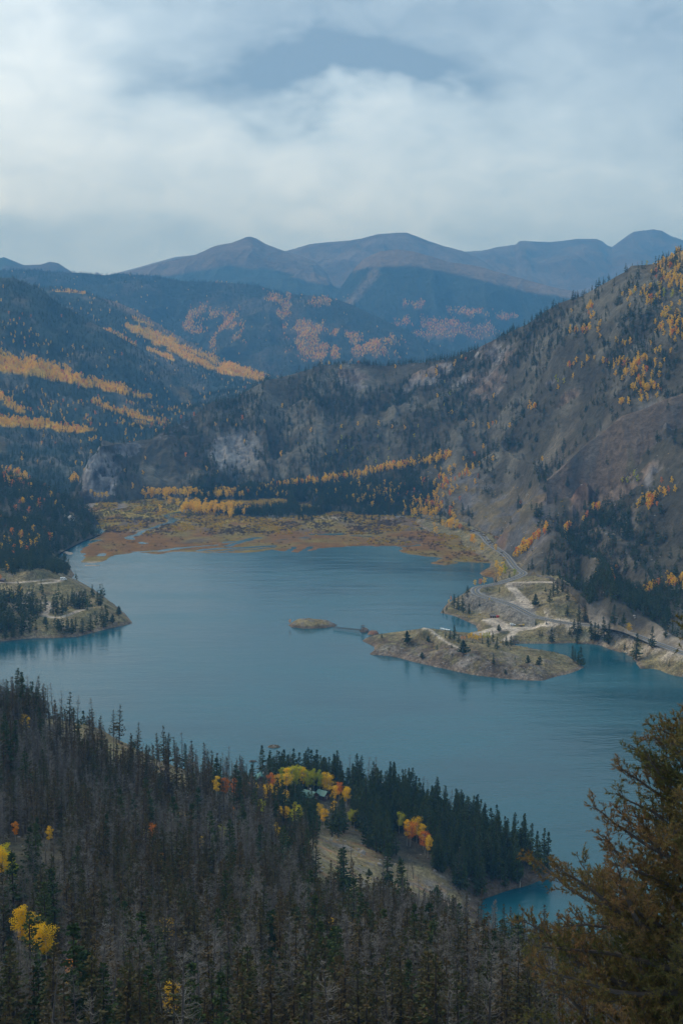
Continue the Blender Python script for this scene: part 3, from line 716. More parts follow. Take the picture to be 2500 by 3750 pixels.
def gold_c1(px, py):
    return np.maximum.reduce([band(px, py, [(-200,1320),(0,1330),(120,1348),(240,1374),(330,1400),(430,1424),(550,1458)], [26,31,34,33,27,17,9]),
        band(px, py, [(343,1470),(422,1501),(518,1527),(622,1553)], [8,10,10,7]), band(px, py, [(-200,1535),(0,1541),(120,1551),(239,1567),(351,1578)], [20,22,19,14,9]),
        band(px, py, [(-100,1450),(0,1463),(48,1487),(90,1515)], [26,24,16,10])*0.9, band(px, py, [(-100,1290),(0,1292),(40,1296)], [5,6,3])*0.8, band(px, py, [(340,1560),(480,1545),(600,1560)], [8,7,6])*0.5,
        band(px, py, [(0,1720),(70,1735),(120,1760)], [14,14,8])*0.6, blob(px, py, 270, 1758, 35, 14)])
gm = np.clip(gold_c1(px, py+wob)*(1.0+1.2*nA), 0, 1)
base = mixc(DARK*1.35*np.ones(X.shape+(3,)), np.array((0.11, 0.105, 0.085)), sstep(0.0, 0.5, nA+0.4*nB))
cols = mixc(base, GOLD*0.8, sstep(0.4, 0.8, gm))
cols = mixc(cols, np.array((0.17, 0.12, 0.05)), sstep(0.25, 0.6, fbm(X/90, Y/140, 4, 156))*0.6*(py > 1180))
add_patch('west_mountain', np.stack([X, Y, Z], -1), cols, M_mid, 'dark forested mountain slope striped with golden aspen bands', T=T)

# ridge behind it, gold slope running down to the right
foot = [(-500,1330,'D',4600),(100,1380,'D',4500),(400,1480,'D',4400),(700,1490,'D',4400),(900,1440,'D',4450),(1100,1420,'D',4500)]
crest = [(-500,1040,'D',5700),(100,1052,'D',5600),(183,1055,'D',5600),(263,1065,'D',5600),(359,1087,'D',5550),(430,1107,'D',5500),(510,1143,'D',5450),(574,1182,'D',5400),(638,1222,'D',5350),(717,1270,'D',5300),(797,1310,'D',5250),(877,1332,'D',5200),(957,1366,'D',5150),(1100,1400,'D',5100)]
X, Y, Z, T = loft([foot, crest], -500, 1100, 380, [110], 30, 380, 161, gully=40)
px, py, _ = proj(X, Y, Z); nA, nB = fbm(X/80, Y/110, 5, 162), fbm(X/240, Y/300, 4, 163)
def gold_c2(px, py):
    return np.maximum.reduce([band(px, py, [(470,1195),(558,1232),(677,1282),(757,1326),(877,1360),(960,1388)], [13,24,28,29,23,14]), band(px, py, [(359,1206),(430,1226),(494,1266)], [8,13,10])*0.75,
        band(px, py, [(540,1276),(600,1300),(640,1316)], [6,8,5])*0.8, band(px, py, [(205,1064),(319,1074)], [4,4])*0.7, band(px, py, [(480,1168),(560,1190)], [5,6])*0.6])
gm = np.clip(gold_c2(px, py + 8*fbm(px/30, py/14, 4, 165))*(1.0+1.0*nA), 0, 1)
ridge = np.clip(band(px, py, [(400,1100),(510,1150),(638,1232),(797,1322)], [14,18,16,8]), 0, 1)
cols = mixc(DARK*1.3*np.ones(X.shape+(3,)), np.array((0.10, 0.095, 0.08)), sstep(0.0, 0.5, nA+0.4*nB))
cols = mixc(cols, np.array((0.16, 0.12, 0.09)), ridge*0.8)
cols = mixc(cols, GOLD*0.75, sstep(0.35, 0.8, gm))
add_patch('golden_ridge', np.stack([X, Y, Z], -1), cols, M_mid, 'ridge running down to the right with a golden aspen stripe', T=T)

# dark blue forest hills further back
foot = [(-600,1330,'D',6200),(600,1400,'D',6000),(1000,1460,'D',5600),(1800,1420,'D',5600),(2200,1330,'D',5800)]
crest = [(-600,985,'D',8200),(0,991,'D',8000),(128,987,'D',8000),(271,999,'D',8000),(295,1000,'D',8000),(399,1007,'D',7900),(446,1004,'D',7900),(494,1007,'D',7800),(558,1010,'D',7800),(662,1028,'D',7700),(797,1031,'D',7600),(861,1035,'D',7600),
         (957,1047,'D',7500),(1036,1071,'D',7400),(1116,1079,'D',7400),(1200,1085,'D',7300),(1250,1103,'D',7300),(1290,1119,'D',7200),(1338,1143,'D',7200),(1409,1175,'D',7100),(1489,1215,'D',7000),(1545,1246,'D',7000),(1700,1300,'D',6900),(2200,1320,'D',6800)]
X, Y, Z, T = loft([foot, crest], -600, 2200, 520, [110], 50, 650, 171, gully=70)
px, py, _ = proj(X, Y, Z); nA, nB = fbm(X/140, Y/200, 5, 172), fbm(X/60, Y/60, 4, 173)
om = np.maximum.reduce([blob(px, py, 730, 1185, 65, 38, -25), blob(px, py, 780, 1250, 12, 32), blob(px, py, 1010, 1090, 38, 22, -20), blob(px, py, 1035, 1150, 26, 50, -20), blob(px, py, 1130, 1215, 110, 24, 5), blob(px, py, 1160, 1270, 65, 35, 10),
       blob(px, py, 1175, 1105, 38, 14)*0.8, blob(px, py, 1180, 1062, 50, 6), blob(px, py, 870, 1200, 60, 40)*0.5, blob(px, py, 1320, 1260, 100, 40)*0.55, blob(px, py, 830, 1034, 40, 4)])
cols = mixc(DARK*1.0*np.ones(X.shape+(3,)), np.array((0.10, 0.09, 0.075)), sstep(0.1, 0.6, nA)*0.6)
cols = mixc(cols, np.array((0.14, 0.115, 0.09)), np.clip(np.maximum(blob(px, py, 860, 1130, 60, 90)*0.8, blob(px, py, 1110, 1190, 130, 90)), 0, 1)*sstep(-0.4, 0.4, nA)*0.8)
nB = fbm(X/85, Y/420, 4, 173); nC = fbm(X/30, Y/150, 3, 174)
cols = mixc(cols, ORG*1.15, sstep(0.30, 0.62, om*0.75+0.4*nA+1.0*nB+1.3*nC)*np.clip(om*6, 0, 1)*0.35)
add_patch('dark_forest_hills', np.stack([X, Y, Z], -1), cols, M_far, 'dark blue forested hills with orange aspen patches', T=T, om=om, on=0.4*nA+1.0*nB+1.3*nC)

foot = [(1050,1300,'D',7600),(1500,1330,'D',7600),(2100,1330,'D',7800),(2700,1330,'D',7800)]
crest = [(1050,1240,'D',9000),(1210,1120,'D',9400),(1250,1047,'D',9600),(1290,991,'D',9700),(1330,951,'D',9800),(1393,920,'D',9800),(1457,912,'D',9800),(1513,920,'D',9800),(1585,940,'D',9700),(1649,959,'D',9700),(1728,971,'D',9600),(1808,991,'D',9500),
         (1928,1023,'D',9400),(2007,1047,'D',9300),(2087,1063,'D',9200),(2300,1120,'D',9000),(2700,1200,'D',9000)]
X, Y, Z, T = loft([foot, crest], 1050, 2700, 360, [110], 60, 700, 181, gully=80)
px, py, _ = proj(X, Y, Z); nA, nB = fbm(X/170, Y/230, 5, 182), fbm(X/70, Y/70, 4, 183)
tl = np.interp(px, [1200,1330,1500,1700,1900,2100], [1010,985,975,1010,1060,1100]) + 14*nA
cols = mixc(DARK*1.0*np.ones(X.shape+(3,)), BROWN*0.9, sstep(8, -8, py-tl))
cols = mixc(cols, BROWN*1.1, np.clip(band(px, py, [(1250,1130),(1300,1090),(1370,1000)], [14,16,20]), 0, 1)*0.7)
om = np.maximum.reduce([blob(px, py, 1480, 1185, 70, 22), blob(px, py, 1620, 1200, 130, 28, 5), blob(px, py, 1690, 1140, 70, 14, 5)*0.9, blob(px, py, 1560, 1225, 110, 12), blob(px, py, 1860, 1160, 40, 10)*0.9, blob(px, py, 1290, 1090, 20, 14)*0.8, blob(px, py, 1500, 1115, 60, 16)*0.5])
nB = fbm(X/95, Y/480, 4, 183); nC = fbm(X/34, Y/170, 3, 184)
cols = mixc(cols, np.array((0.30, 0.15, 0.04)), sstep(0.28, 0.6, om*0.75+0.5*nA+0.9*nB+0.6*nC)*np.clip(om*6, 0, 1)*0.35)
add_patch('central_ridge', np.stack([X, Y, Z], -1), cols, M_far, 'broad ridge with brown alpine top and dark forest below', T=T, om=om, on=0.5*nA+0.9*nB+0.6*nC, tl=tl)

def far(name, label, foot, crest, x0, x1, nx, seed, base, w2, amp=80, gul=110):
    X, Y, Z, T = loft([foot, crest], x0, x1, nx, [80], amp, 1100, seed, gully=gul)
    px, py, _ = proj(X, Y, Z); nA = fbm(X/260, Y/320, 5, seed+2)
    cols = mixc(base*np.ones(X.shape+(3,)), w2, sstep(-0.25, 0.35, nA))
    if name == 'pointed_peak':
        tl = np.interp(px, [450,650,830,1000,1200], [1010,1005,975,990,1040]) + 14*nA
        cols = mixc(cols, DARK*1.2, sstep(-6, 8, py-tl))
    add_patch(name, np.stack([X, Y, Z], -1), cols, M_far, label, T=T)
far('small_twin_peaks', 'pair of small dark peaks at the far left skyline', [(-600,1060,'D',9500),(500,1060,'D',9500)],
    [(-600,990,'D',11000),(-100,960,'D',11000),(0,945,'D',11000),(16,942,'D',11000),(48,955,'D',11000),(88,971,'D',11000),(151,969,'D',11000),(183,958,'D',11000),(215,964,'D',11000),(240,980,'D',11000),(271,1000,'D',11000),(500,1060,'D',11000)], -600, 500, 160, 201, BROWN*0.45, DARK*1.6, 40, 50)
far('pointed_peak', 'brown peak with a small pointed summit left of centre', [(300,1100,'D',9300),(900,1120,'D',9300),(1350,1100,'D',9300)],
    [(300,1040,'D',11500),(446,1000,'D',11500),(494,987,'D',11500),(574,963,'D',11500),(638,951,'D',11500),(709,934,'D',11500),(773,904,'D',11500),(797,896,'D',11500),(845,888,'D',11500),(877,876,'D',11500),(897,867,'D',11500),(909,864,'D',11500),(925,867,'D',11500),(941,873,'D',11500),
     (973,892,'D',11500),(1028,913,'D',11500),(1100,935,'D',11500),(1156,959,'D',11400),(1196,999,'D',11300),(1220,1050,'D',11200),(1350,1080,'D',11200)], 300, 1350, 300, 211, BROWN*0.6, BROWN*0.85)
far('far_shoulder', 'faint pale shoulder behind the pointed peak', [(350,1060,'D',12500),(900,1060,'D',12500)], [(350,1020,'D',14500),(446,994,'D',14500),(560,962,'D',14500),(640,940,'D',14500),(720,930,'D',14500),(900,960,'D',14500)], 350, 900, 100, 221, BROWN, BROWN*1.1)
far('round_peak', 'broad rounded brown mountain in the middle of the skyline', [(900,1090,'D',10800),(1400,1090,'D',10800),(1900,1090,'D',10800)],
    [(900,990,'D',13000),(1045,921,'D',13000),(1132,895,'D',13000),(1196,886,'D',13000),(1250,882,'D',13000),(1274,880,'D',13000),(1322,873,'D',13000),(1385,857,'D',13000),(1440,853,'D',13000),(1489,852,'D',13000),(1521,864,'D',13000),(1569,884,'D',13000),(1625,904,'D',13000),
     (1688,919,'D',13000),(1768,960,'D',13000),(1900,1040,'D',13000)], 900, 1900, 260, 231, BROWN*0.55, BROWN*0.85)
far('mesa_mountain', 'long flat topped mountain with a rounded summit at the right', [(1500,1090,'D',11500),(2900,1090,'D',11500)],
    [(1500,990,'D',14800),(1696,922,'D',14800),(1760,918,'D',14800),(1824,904,'D',14800),(1888,894,'D',14800),(1900,881,'D',14800),(1920,879,'D',14800),(2015,886,'D',14800),(2111,876,'D',14800),(2183,874,'D',14800),(2205,882,'D',14800),(2222,896,'D',14800),(2239,901,'D',14800),
     (2278,872,'D',14800),(2318,846,'D',14800),(2350,840,'D',14800),(2390,837,'D',14800),(2422,844,'D',14800),(2454,864,'D',14800),(2500,880,'D',14800),(2600,920,'D',14800),(2900,960,'D',14800)], 1500, 2900, 320, 241, BROWN*0.5, BROWN*0.75)
print('terrain', time.time()-T0)

# ------------------------------------------------------------------ ray tests on the ground
bv, bf, off = [], [], 0
for p in PATCH:
    bv.append(p['V'].reshape(-1, 3)); bf.append(p['F']+off); off += p['V'].shape[0]*p['V'].shape[1]
BV = BVHTree.FromPolygons(np.concatenate(bv).tolist(), np.concatenate(bf).tolist())
CAM = Vector((0, 0, CAMZ))
def hit(xs, ys):
    d = Vector(((xs-1250)/FOC, ct + (1875-ys)/FOC*st, -st + (1875-ys)/FOC*ct)).normalized()
    h = BV.ray_cast(CAM + d*5, d)
    if h[0] is None or h[0].z < 0.02:
        D = Dat(ys, 0.0); return Vector((xat(xs, D, 0), D, 0))
    return h[0]
def gz(x, y):
    h = BV.ray_cast(Vector((x, y, 3000)), Vector((0, 0, -1)))
    return h[0].z if h[0] is not None else 0.0
def seen(p):
    v = CAM - p; L_ = v.length
    h = BV.ray_cast(p, v/L_, L_-6)
    return h[0] is None
print('bvh', time.time()-T0)

# ------------------------------------------------------------------ air
hz = mesh_np('haze', [(-17500,-400,-8),(17500,-400,-8),(17500,18500,-8),(-17500,18500,-8),(-17500,-400,1560),(17500,-400,1560),(17500,18500,1560),(-17500,18500,1560)],
             [(0,3,2,1),(4,5,6,7),(0,1,5,4),(1,2,6,5),(2,3,7,6),(3,0,4,7)], smooth=False)
hm = bpy.data.materials.new('haze'); hm.use_nodes = True
hn = hm.node_tree.nodes; hn.clear()
vo = hn.new('ShaderNodeVolumePrincipled'); ho = hn.new('ShaderNodeOutputMaterial')
vo.inputs['Color'].default_value = (0.15, 0.48, 1.0, 1); vo.inputs['Density'].default_value = HAZE = 8.6e-5
vo.inputs['Absorption Color'].default_value = (0.45, 0.45, 0.45, 1)
vo.inputs['Anisotropy'].default_value = 0.0
hm.node_tree.links.new(vo.outputs[0], ho.inputs['Volume'])
hz.materials.append(hm)
tag(obj('haze', hz), kind='stuff')

# ------------------------------------------------------------------ tree shapes (unit metres)
def norm(v): return v/np.maximum(np.linalg.norm(v, axis=-1, keepdims=True), 1e-9)
def tubes(P, Q, r0, r1, n=3):
    """many tapered n-sided tubes at once"""
    P, Q = np.atleast_2d(P), np.atleast_2d(Q); m = len(P)
    r0 = np.broadcast_to(r0, m); r1 = np.broadcast_to(r1, m)
    d = norm(Q-P); up = np.where(np.abs(d[:, 2:3]) < .9, np.array([[0, 0, 1.0]]), np.array([[1.0, 0, 0]]))
    a = norm(np.cross(d, up)); c = np.cross(d, a)
    t = np.arange(n)*2*np.pi/n
    off = a[:, None]*np.cos(t)[None, :, None] + c[:, None]*np.sin(t)[None, :, None]
    V = np.concatenate([P[:, None]+off*r0[:, None, None], Q[:, None]+off*r1[:, None, None]], 1)   # m,2n,3
    base = (np.arange(m)*2*n)[:, None]
    F = np.stack([np.stack([base[:, 0]+i, base[:, 0]+(i+1) % n, base[:, 0]+n+(i+1) % n, base[:, 0]+n+i], -1) for i in range(n)], 1).reshape(-1, 4)
    return V.reshape(-1, 3), F
def blades(P, Dr, ln, w, r):
    """thin triangles (stored as degenerate-free quads: kite) from P along Dr"""
    m = len(P); s = norm(np.cross(Dr, r.normal(size=(m, 3))))
    ln = np.broadcast_to(ln, m)[:, None]; w = np.broadcast_to(w, m)[:, None]
    a = P; b = P + Dr*ln*0.45 + s*w; c = P + Dr*ln; d = P + Dr*ln*0.45 - s*w
    V = np.stack([a, b, c, d], 1).reshape(-1, 3)
    return V, np.arange(4*m).reshape(-1, 4)
def joinm(parts):
    V, F, o = [], [], 0
    for v, f in parts:
        V.append(v); F.append(f+o); o += len(v)
    return np.concatenate(V), np.concatenate(F)
def conifer(seed, h=18, rad=2.6, nb=120, spr=7, droop=-0.25, dens=1.0, blade=(0.75, 0.16), base=0.06, ragged=0.25, lo=False):
    r = np.random.default_rng(seed)
    bend = r.normal(size=2)*0.012*h
    def axis(t): return np.stack([bend[0]*t*t, bend[1]*t*t, h*t], -1)
    k = 3 if lo else 6
    ts = np.linspace(0, 0.97, k+1); A = axis(ts); rr = 0.017*h*(1-ts)**0.8+0.015
    tv = joinm([tubes(A[i:i+1], A[i+1:i+2], rr[i], rr[i+1], 3 if lo else 6) for i in range(k)])
    t = base + (1-base)*np.sort(r.random(nb))**0.85; t = np.clip(t, 0, 0.985)
    ang = r.random(nb)*2*np.pi
    prof = np.minimum(1.0, (t-base+0.05)/0.16)*(1-t)**0.72
    lob = 1 + 0.18*np.sin(ang*2+seed)+0.12*np.sin(t*19+seed)
    ln = rad*prof*lob*(1-ragged+ragged*2*r.random(nb)*0.8) + 0.12
    el = droop*(1-t) + 0.45*t + r.normal(size=nb)*0.10
    d = np.stack([np.cos(ang)*np.cos(el), np.sin(ang)*np.cos(el), np.sin(el)], -1)
    P0 = axis(t)
    BV_, BF_ = tubes(P0, P0+d*ln[:, None]*0.85, 0.05 if not lo else 0.06, 0.012, 3) if not lo else (np.zeros((0, 3)), np.zeros((0, 4), int))
    f = (np.arange(spr)+0.6)/spr
    PP = P0[:, None] + d[:, None]*ln[:, None, None]*f[None, :, None]
    PP = PP.reshape(-1, 3); m = len(PP)
    dd = np.repeat(d, spr, 0); side = norm(np.cross(dd, [0, 0, 1.0]))
    sg = np.where(r.random(m) < .5, 1, -1)[:, None]
    dirn = norm(dd*0.75 + side*sg*0.75*r.random((m, 1)) + np.array([0, 0, -0.25]) + r.normal(size=(m, 3))*0.28)
    keep = r.random(m) < dens
    sc = (0.7+0.6*r.random(m))*np.repeat(np.clip(ln/rad*1.2, 0.45, 1.1), spr)
    Vb, Fb = blades(PP[keep], dirn[keep], (blade[0]*sc)[keep], (blade[1]*sc)[keep]*1.5, r)
    tp = axis(np.array([0.985]))
    Vt, Ft = blades(np.repeat(tp, 3, 0)-[0, 0, .4], norm(np.array([[0, 0, 1.0]]*3)+r.normal(size=(3, 3))*.08), 1.0, 0.10, r)
    return tv, joinm([(Vb, Fb), (Vt, Ft)] + ([(BV_, BF_)] if len(BV_) else []))
def snag(seed, h=17, rad=2.4, nb=80, tw=9, lo=False):
    r = np.random.default_rng(seed)
    bend = r.normal(size=2)*0.02*h
    def axis(t): return np.stack([bend[0]*t*t, bend[1]*t*t, h*t], -1)
    k = 3 if lo else 7
    ts = np.linspace(0, 1, k+1); A = axis(ts); rr = 0.0115*h*(1-ts)**0.8+0.012
    tv = joinm([tubes(A[i:i+1], A[i+1:i+2], rr[i], rr[i+1], 3 if lo else 6) for i in range(k)])
    t = 0.16+0.83*r.random(nb)**0.8; ang = r.random(nb)*2*np.pi
    ln = rad*np.minimum(1, (t-0.1)/0.2)*(1-t)**0.6*(0.45+0.75*r.random(nb))+0.15
    el0 = -0.15+0.35*t+r.normal(size=nb)*0.15
    d0 = np.stack([np.cos(ang)*np.cos(el0), np.sin(ang)*np.cos(el0), np.sin(el0)], -1)
    P0 = axis(t); P1 = P0+d0*(ln*0.5)[:, None]
    d1 = norm(d0+np.array([0, 0, 0.55])+r.normal(size=(nb, 3))*0.12); P2 = P1+d1*(ln*0.55)[:, None]
    parts = []
    b0, b1, b2 = (0.035, 0.022, 0.008) if not lo else (0.05, 0.035, 0.02)
    if not lo:
        parts += [tubes(P0, P1, b0, b1, 3), tubes(P1, P2, b1, b2, 3)]
    else:
        parts += [blades(P0, norm(P2-P0), np.linalg.norm(P2-P0, axis=1), 0.07, r)]
    f = r.random((nb, tw))*0.95+0.1
    Q = np.where((f < .5)[..., None], P0[:, None]+(P1-P0)[:, None]*(f*2)[..., None], P1[:, None]+(P2-P1)[:, None]*(np.clip(f*2-1, 0, 1))[..., None]).reshape(-1, 3)
    dd = np.repeat(d1, tw, 0)
    tl = np.repeat(ln, tw)*(0.22+0.35*r.random(nb*tw))+0.12
    parts.append(blades(Q, norm(dd+r.normal(size=(nb*tw, 3))*0.65), tl, 0.016 if not lo else 0.045, r))
    return tv, joinm(parts)
def aspen(seed, h=12, cw=2.6, nl=1500, leaf=0.26, lo=False, base=0.38):
    r = np.random.default_rng(seed)
    bend = r.normal(size=2)*0.03*h
    def axis(t): return np.stack([bend[0]*t*t, bend[1]*t*t, h*t], -1)
    k = 2 if lo else 6
    ts = np.linspace(0, 0.93, k+1); A = axis(ts); rr = 0.011*h*(1-ts)+0.02
    tv = [tubes(A[i:i+1], A[i+1:i+2], rr[i], rr[i+1], 3 if lo else 6) for i in range(k)]
    nc_ = 7 if lo else 17
    t = base+(0.96-base)*(np.arange(nc_)+0.5)/nc_; ang = r.random(nc_)*7
    e = np.sin(np.pi*np.clip((t-base)/(1.02-base), 0, 1))**0.6
    rad = cw*e*(0.15+0.6*r.random(nc_))
    cen = axis(t)+np.stack([np.cos(ang)*rad, np.sin(ang)*rad, r.normal(size=nc_)*0.2], -1)
    cr_ = cw*(0.30+0.24*r.random(nc_))*(0.55+0.5*e)
    if not lo:
        tt = np.clip(t-0.12, 0.1, 1); tv.append(tubes(axis(tt), cen, 0.045, 0.015, 3))
    ci = r.integers(0, nc_, nl)
    dv = norm(r.normal(size=(nl, 3)))*(r.random((nl, 1))**0.45)
    P = cen[ci]+dv*cr_[ci][:, None]*np.array([1, 1, 0.85])
    V, F = blades(P, norm(r.normal(size=(nl, 3))), leaf*(0.7+0.7*r.random(nl)), leaf*0.38, r)
    return joinm(tv), (V, F)
def shrub(seed, w=1.6, h=1.4, n=60, leaf=0.45):
    r = np.random.default_rng(seed)
    P = norm(r.normal(size=(n, 3)))*r.random((n, 1))**0.4*np.array([w, w, h]); P[:, 2] = np.abs(P[:, 2])
    return blades(P, norm(r.normal(size=(n, 3))+[0, 0, .5]), leaf*(0.6+0.8*r.random(n)), leaf*0.4, r)

KIND = {}
def make_kind(key, gens, mt, mc, crown_name):
    """each variant: trunk mesh, crown mesh, and one joined mesh for masses of trees"""
    out = []
    for g in gens:
        (tv, tf), (cv, cf) = g
        a = mesh_np('trunk', tv, tf, mt, smooth=True); b = mesh_np(crown_name, cv, cf, mc, smooth=False)
        jv, jf = joinm([(tv, tf), (cv, cf)])
        j = mesh_np('tree', jv, jf, mats=[mt, mc], smooth=False, fmat=np.r_[np.zeros(len(tf)), np.ones(len(cf))])
        out.append((a, b, j))
    KIND[key] = out
make_kind('spruce', [conifer(s, 18, 2.5+0.3*(s % 3), 130, 8, blade=(0.85, 0.23)) for s in (11, 12, 13, 14)], M_bark, M_spruce, 'crown')
make_kind('spruce_lo', [conifer(s, 18, 2.9, 46, 3, blade=(1.9, 0.60), lo=True) for s in (15, 16, 17)], M_bark, M_spruce, 'crown')
make_kind('round_conifer', [conifer(s, 12, 3.4, 130, 9, droop=0.1, blade=(0.95, 0.34), base=0.12, ragged=0.5) for s in (18, 19)], M_bark, M_spruce, 'crown')
make_kind('dying', [conifer(s, 17, 2.3+0.25*(s % 3), 95, 7, droop=-0.05, dens=0.85, blade=(0.75, 0.17), base=0.10, ragged=0.4) for s in (21, 22, 23, 24, 25)], M_bark, M_dying, 'crown')
make_kind('dying_lo', [conifer(s, 17, 2.6, 40, 3, blade=(1.7, 0.45), lo=True, dens=0.8, ragged=0.4) for s in (26, 27)], M_bark, M_dying, 'crown')
make_kind('dead', [snag(s, 17, 2.3+0.25*(s % 3)) for s in (31, 32, 33, 34, 35, 36)], M_deadtrunk, M_dead, 'branches')
make_kind('dead_lo', [snag(s, 16, 2.6, 26, 3, lo=True) for s in (37, 38)], M_deadtrunk, M_dead, 'branches')
for key, m in (('yellow', M_yellow), ('orange', M_orange), ('lime', M_lime)):
    sd0 = {'yellow': 41, 'orange': 51, 'lime': 61}[key]
    make_kind(key, [aspen(sd0+i, 12, 2.2+0.5*i, 1700) for i in range(3)], M_aspenbark, m, 'crown')
    make_kind(key+'_lo', [aspen(sd0+5+i, 12, 3.3, 130, 1.35, lo=True, base=0.15) for i in range(2)], M_aspenbark, m, 'crown')
HT = dict(spruce=18, dying=17, dead=17, yellow=12, orange=12, lime=12, round_conifer=12)
print('tree meshes', time.time()-T0)

# ------------------------------------------------------------------ scattering on the ground
TREES = []   # (x, y, z, scale, rot, kind, zone)
def scatter(patch, dens, margin=150, tmax=1.03, maxn=400000, seed=0):
    """dens(px,py,X,Y,Z,T) -> dict kind -> trees per square metre; returns list of arrays per kind"""
    p = [q for q in PATCH if q['name'] == patch][0]
    V = p['V']; r = np.random.default_rng(500+seed)
    a = V[1:, 1:, :2]-V[:-1, :-1, :2]; b = V[1:, :-1, :2]-V[:-1, 1:, :2]
    area = np.abs(a[..., 0]*b[..., 1]-a[..., 1]*b[..., 0])*0.5
    mid = 0.25*(V[1:, 1:]+V[:-1, :-1]+V[1:, :-1]+V[:-1, 1:])
    px, py, dv = proj(mid[..., 0], mid[..., 1], mid[..., 2])
    ok = (dv > 20) & (px > -margin) & (px < 2500+margin) & (py > 700) & (py < 4050) & (mid[..., 2] > 0.2)
    T = p.get('T'); Tm = T[:-1, :-1] if T is not None else np.zeros_like(px)
    ok &= Tm <= tmax
    out = {}
    for kind, d in dens(px, py, mid[..., 0], mid[..., 1], mid[..., 2], Tm, p).items():
        w = area*np.clip(d, 0, None)*ok
        n = r.poisson(w)
        iy, ix = np.nonzero(n)
        rep = n[iy, ix]; iy, ix = np.repeat(iy, rep), np.repeat(ix, rep)
        u, v = r.random(len(iy))[:, None], r.random(len(iy))[:, None]
        P = (V[iy, ix]*(1-u)+V[iy, ix+1]*u)*(1-v)+(V[iy+1, ix]*(1-u)+V[iy+1, ix+1]*u)*v
        out[kind] = P
    return out
def add_trees(res, zone, hs):
    for kind, P in res.items():
        lo, hi = hs.get(kind, hs['*'])
        s = rng.uniform(lo, hi, len(P)); rz = rng.uniform(0, 6.28, len(P))
        for p, a, b in zip(P, s, rz):
            TREES.append((p[0], p[1], p[2], a, b, kind, zone))

def d_near(px, py, X, Y, Z, T, p):
    ob = np.clip(band(px, py, [(200,2650),(330,2690),(450,2762),(560,2808),(720,2870)], [42,46,42,32,25]), 0, 1)
    kn = np.clip(np.maximum.reduce([blob(px, py, 1250, 3160, 160, 110, 20), blob(px, py, 1540, 3225, 140, 55, 15), blob(px, py, 1690, 3325, 80, 60, 35)])*1.25, 0, 1)
    pt = sstep(0, 1, poly_sd(px, py, [(950,2870),(1200,2885),(1421,2915),(1600,2995),(1800,3085),(1950,3158),(2020,3195),(1850,3258),(1765,3285),(1700,3250),(1620,3190),(1500,3150),(1400,3120),(1330,3060),(1240,3055),(1100,3060),(1020,2990)])/25+1.0)
    f = np.clip(1-0.93*ob-0.97*sstep(0.35, 0.8, kn), 0, 1)*(1-pt)
    n1 = fbm(X/45, Y/45, 3, 301); n2 = fbm(X/30, Y/30, 3, 302)
    wet = sstep(3, 7, p['sd'][:-1, :-1])
    f = f*wet; mixd = np.clip(0.44+0.9*n1, 0.08, 0.88)
    grn = np.clip(0.10+0.5*n2, 0.02, 0.5)
    tot = 0.062
    clr = sstep(3480, 3380, py)*sstep(1120, 1190, px)*sstep(3030, 3060, py) + sstep(1600, 1720, px)*sstep(3650, 3590, py)
    f = f*(1-0.93*np.clip(clr, 0, 1))
    skyl = np.interp(px, [150,255,333,440,478,574,717,850,955], [2610,2630,2656,2733,2752,2787,2842,2870,2872])
    f = f*(1-0.86*sstep(105, 75, py-skyl)*sstep(150, 230, px)*sstep(1010, 960, px))
    edge = np.exp(-((px-1250)/500)**2)*sstep(3200, 3000, py)
    shore_gap = blob(px, py, 1320, 2915, 80, 25)
    return {'dead': tot*f*mixd*(1-grn), 'dying': tot*f*(1-mixd)*(1-grn)*1.3, 'spruce': tot*f*grn*0.55 + 0.060*pt*sstep(0.6, 2, p['sd'][:-1, :-1])*(1-np.clip(shore_gap*1.3, 0, 1)),
            'yellow': 0.00018*f, 'orange': 0.0001*f}
add_trees(scatter('near_hillside', d_near, seed=1), 'near', {'dead': (0.6, 1.3), 'dying': (0.5, 1.25), 'spruce': (0.5, 1.3), '*': (0.7, 1.0)})

def wetsd(p, a, b):
    return sstep(a, b, p['sd'][:-1, :-1])
def road_clear(X, Y, w=11):
    d, _ = line_d(X, Y, ROADP); k = sstep(w-3, w, d)
    for pts, hw in GRAV+LGRAV:
        d2, _ = line_d(X, Y, [(q.x, q.y, q.z) for q in pts]); k = k*sstep(hw+1, hw+4, d2)
    return k
def d_right(px, py, X, Y, Z, T, p):
    k = road_clear(X, Y)
    f = 0.5*blob(px, py, 2230, 2345, 60, 14)
    return {'spruce': 0.0035*f*k*wetsd(p, 3, 6), 'spruce_s': 0.0004*k*wetsd(p, 4, 8)*np.where(py > 2140, 1, 0.2)}
res = scatter('east_shore', d_right, seed=2)
sm = res.pop('spruce_s'); add_trees(res, 'east', {'*': (0.6, 1.0)}); add_trees({'spruce': sm}, 'east', {'*': (0.15, 0.4)})
def d_left(px, py, X, Y, Z, T, p):
    k = road_clear(X, Y, 3)
    f = np.maximum.reduce([blob(px, py, 100, 2200, 190, 26), blob(px, py, 190, 2215, 60, 18), blob(px, py, 295, 2205, 38, 22)*1.6, blob(px, py, 20, 2260, 110, 60), blob(px, py, 60, 2320, 90, 20), blob(px, py, 0, 2310, 90, 40)*1.3,
                           blob(px, py, 270, 2310, 90, 14)*0.8, blob(px, py, 380, 2285, 40, 16)*0.8, blob(px, py, 210, 2085, 60, 22)*2.2, blob(px, py, 100, 2075, 200, 20)*2.2])
    f = f*(1-np.clip(blob(px, py, 150, 2140, 200, 28)*1.4, 0, 1))
    return {'spruce': 0.0085*f*(1+1.8*(px < 120))*k*wetsd(p, 2, 5), 'yellow': 0.0012*np.maximum(blob(px, py, 45, 2195, 40, 15), blob(px, py, 20, 2090, 70, 12))*k}
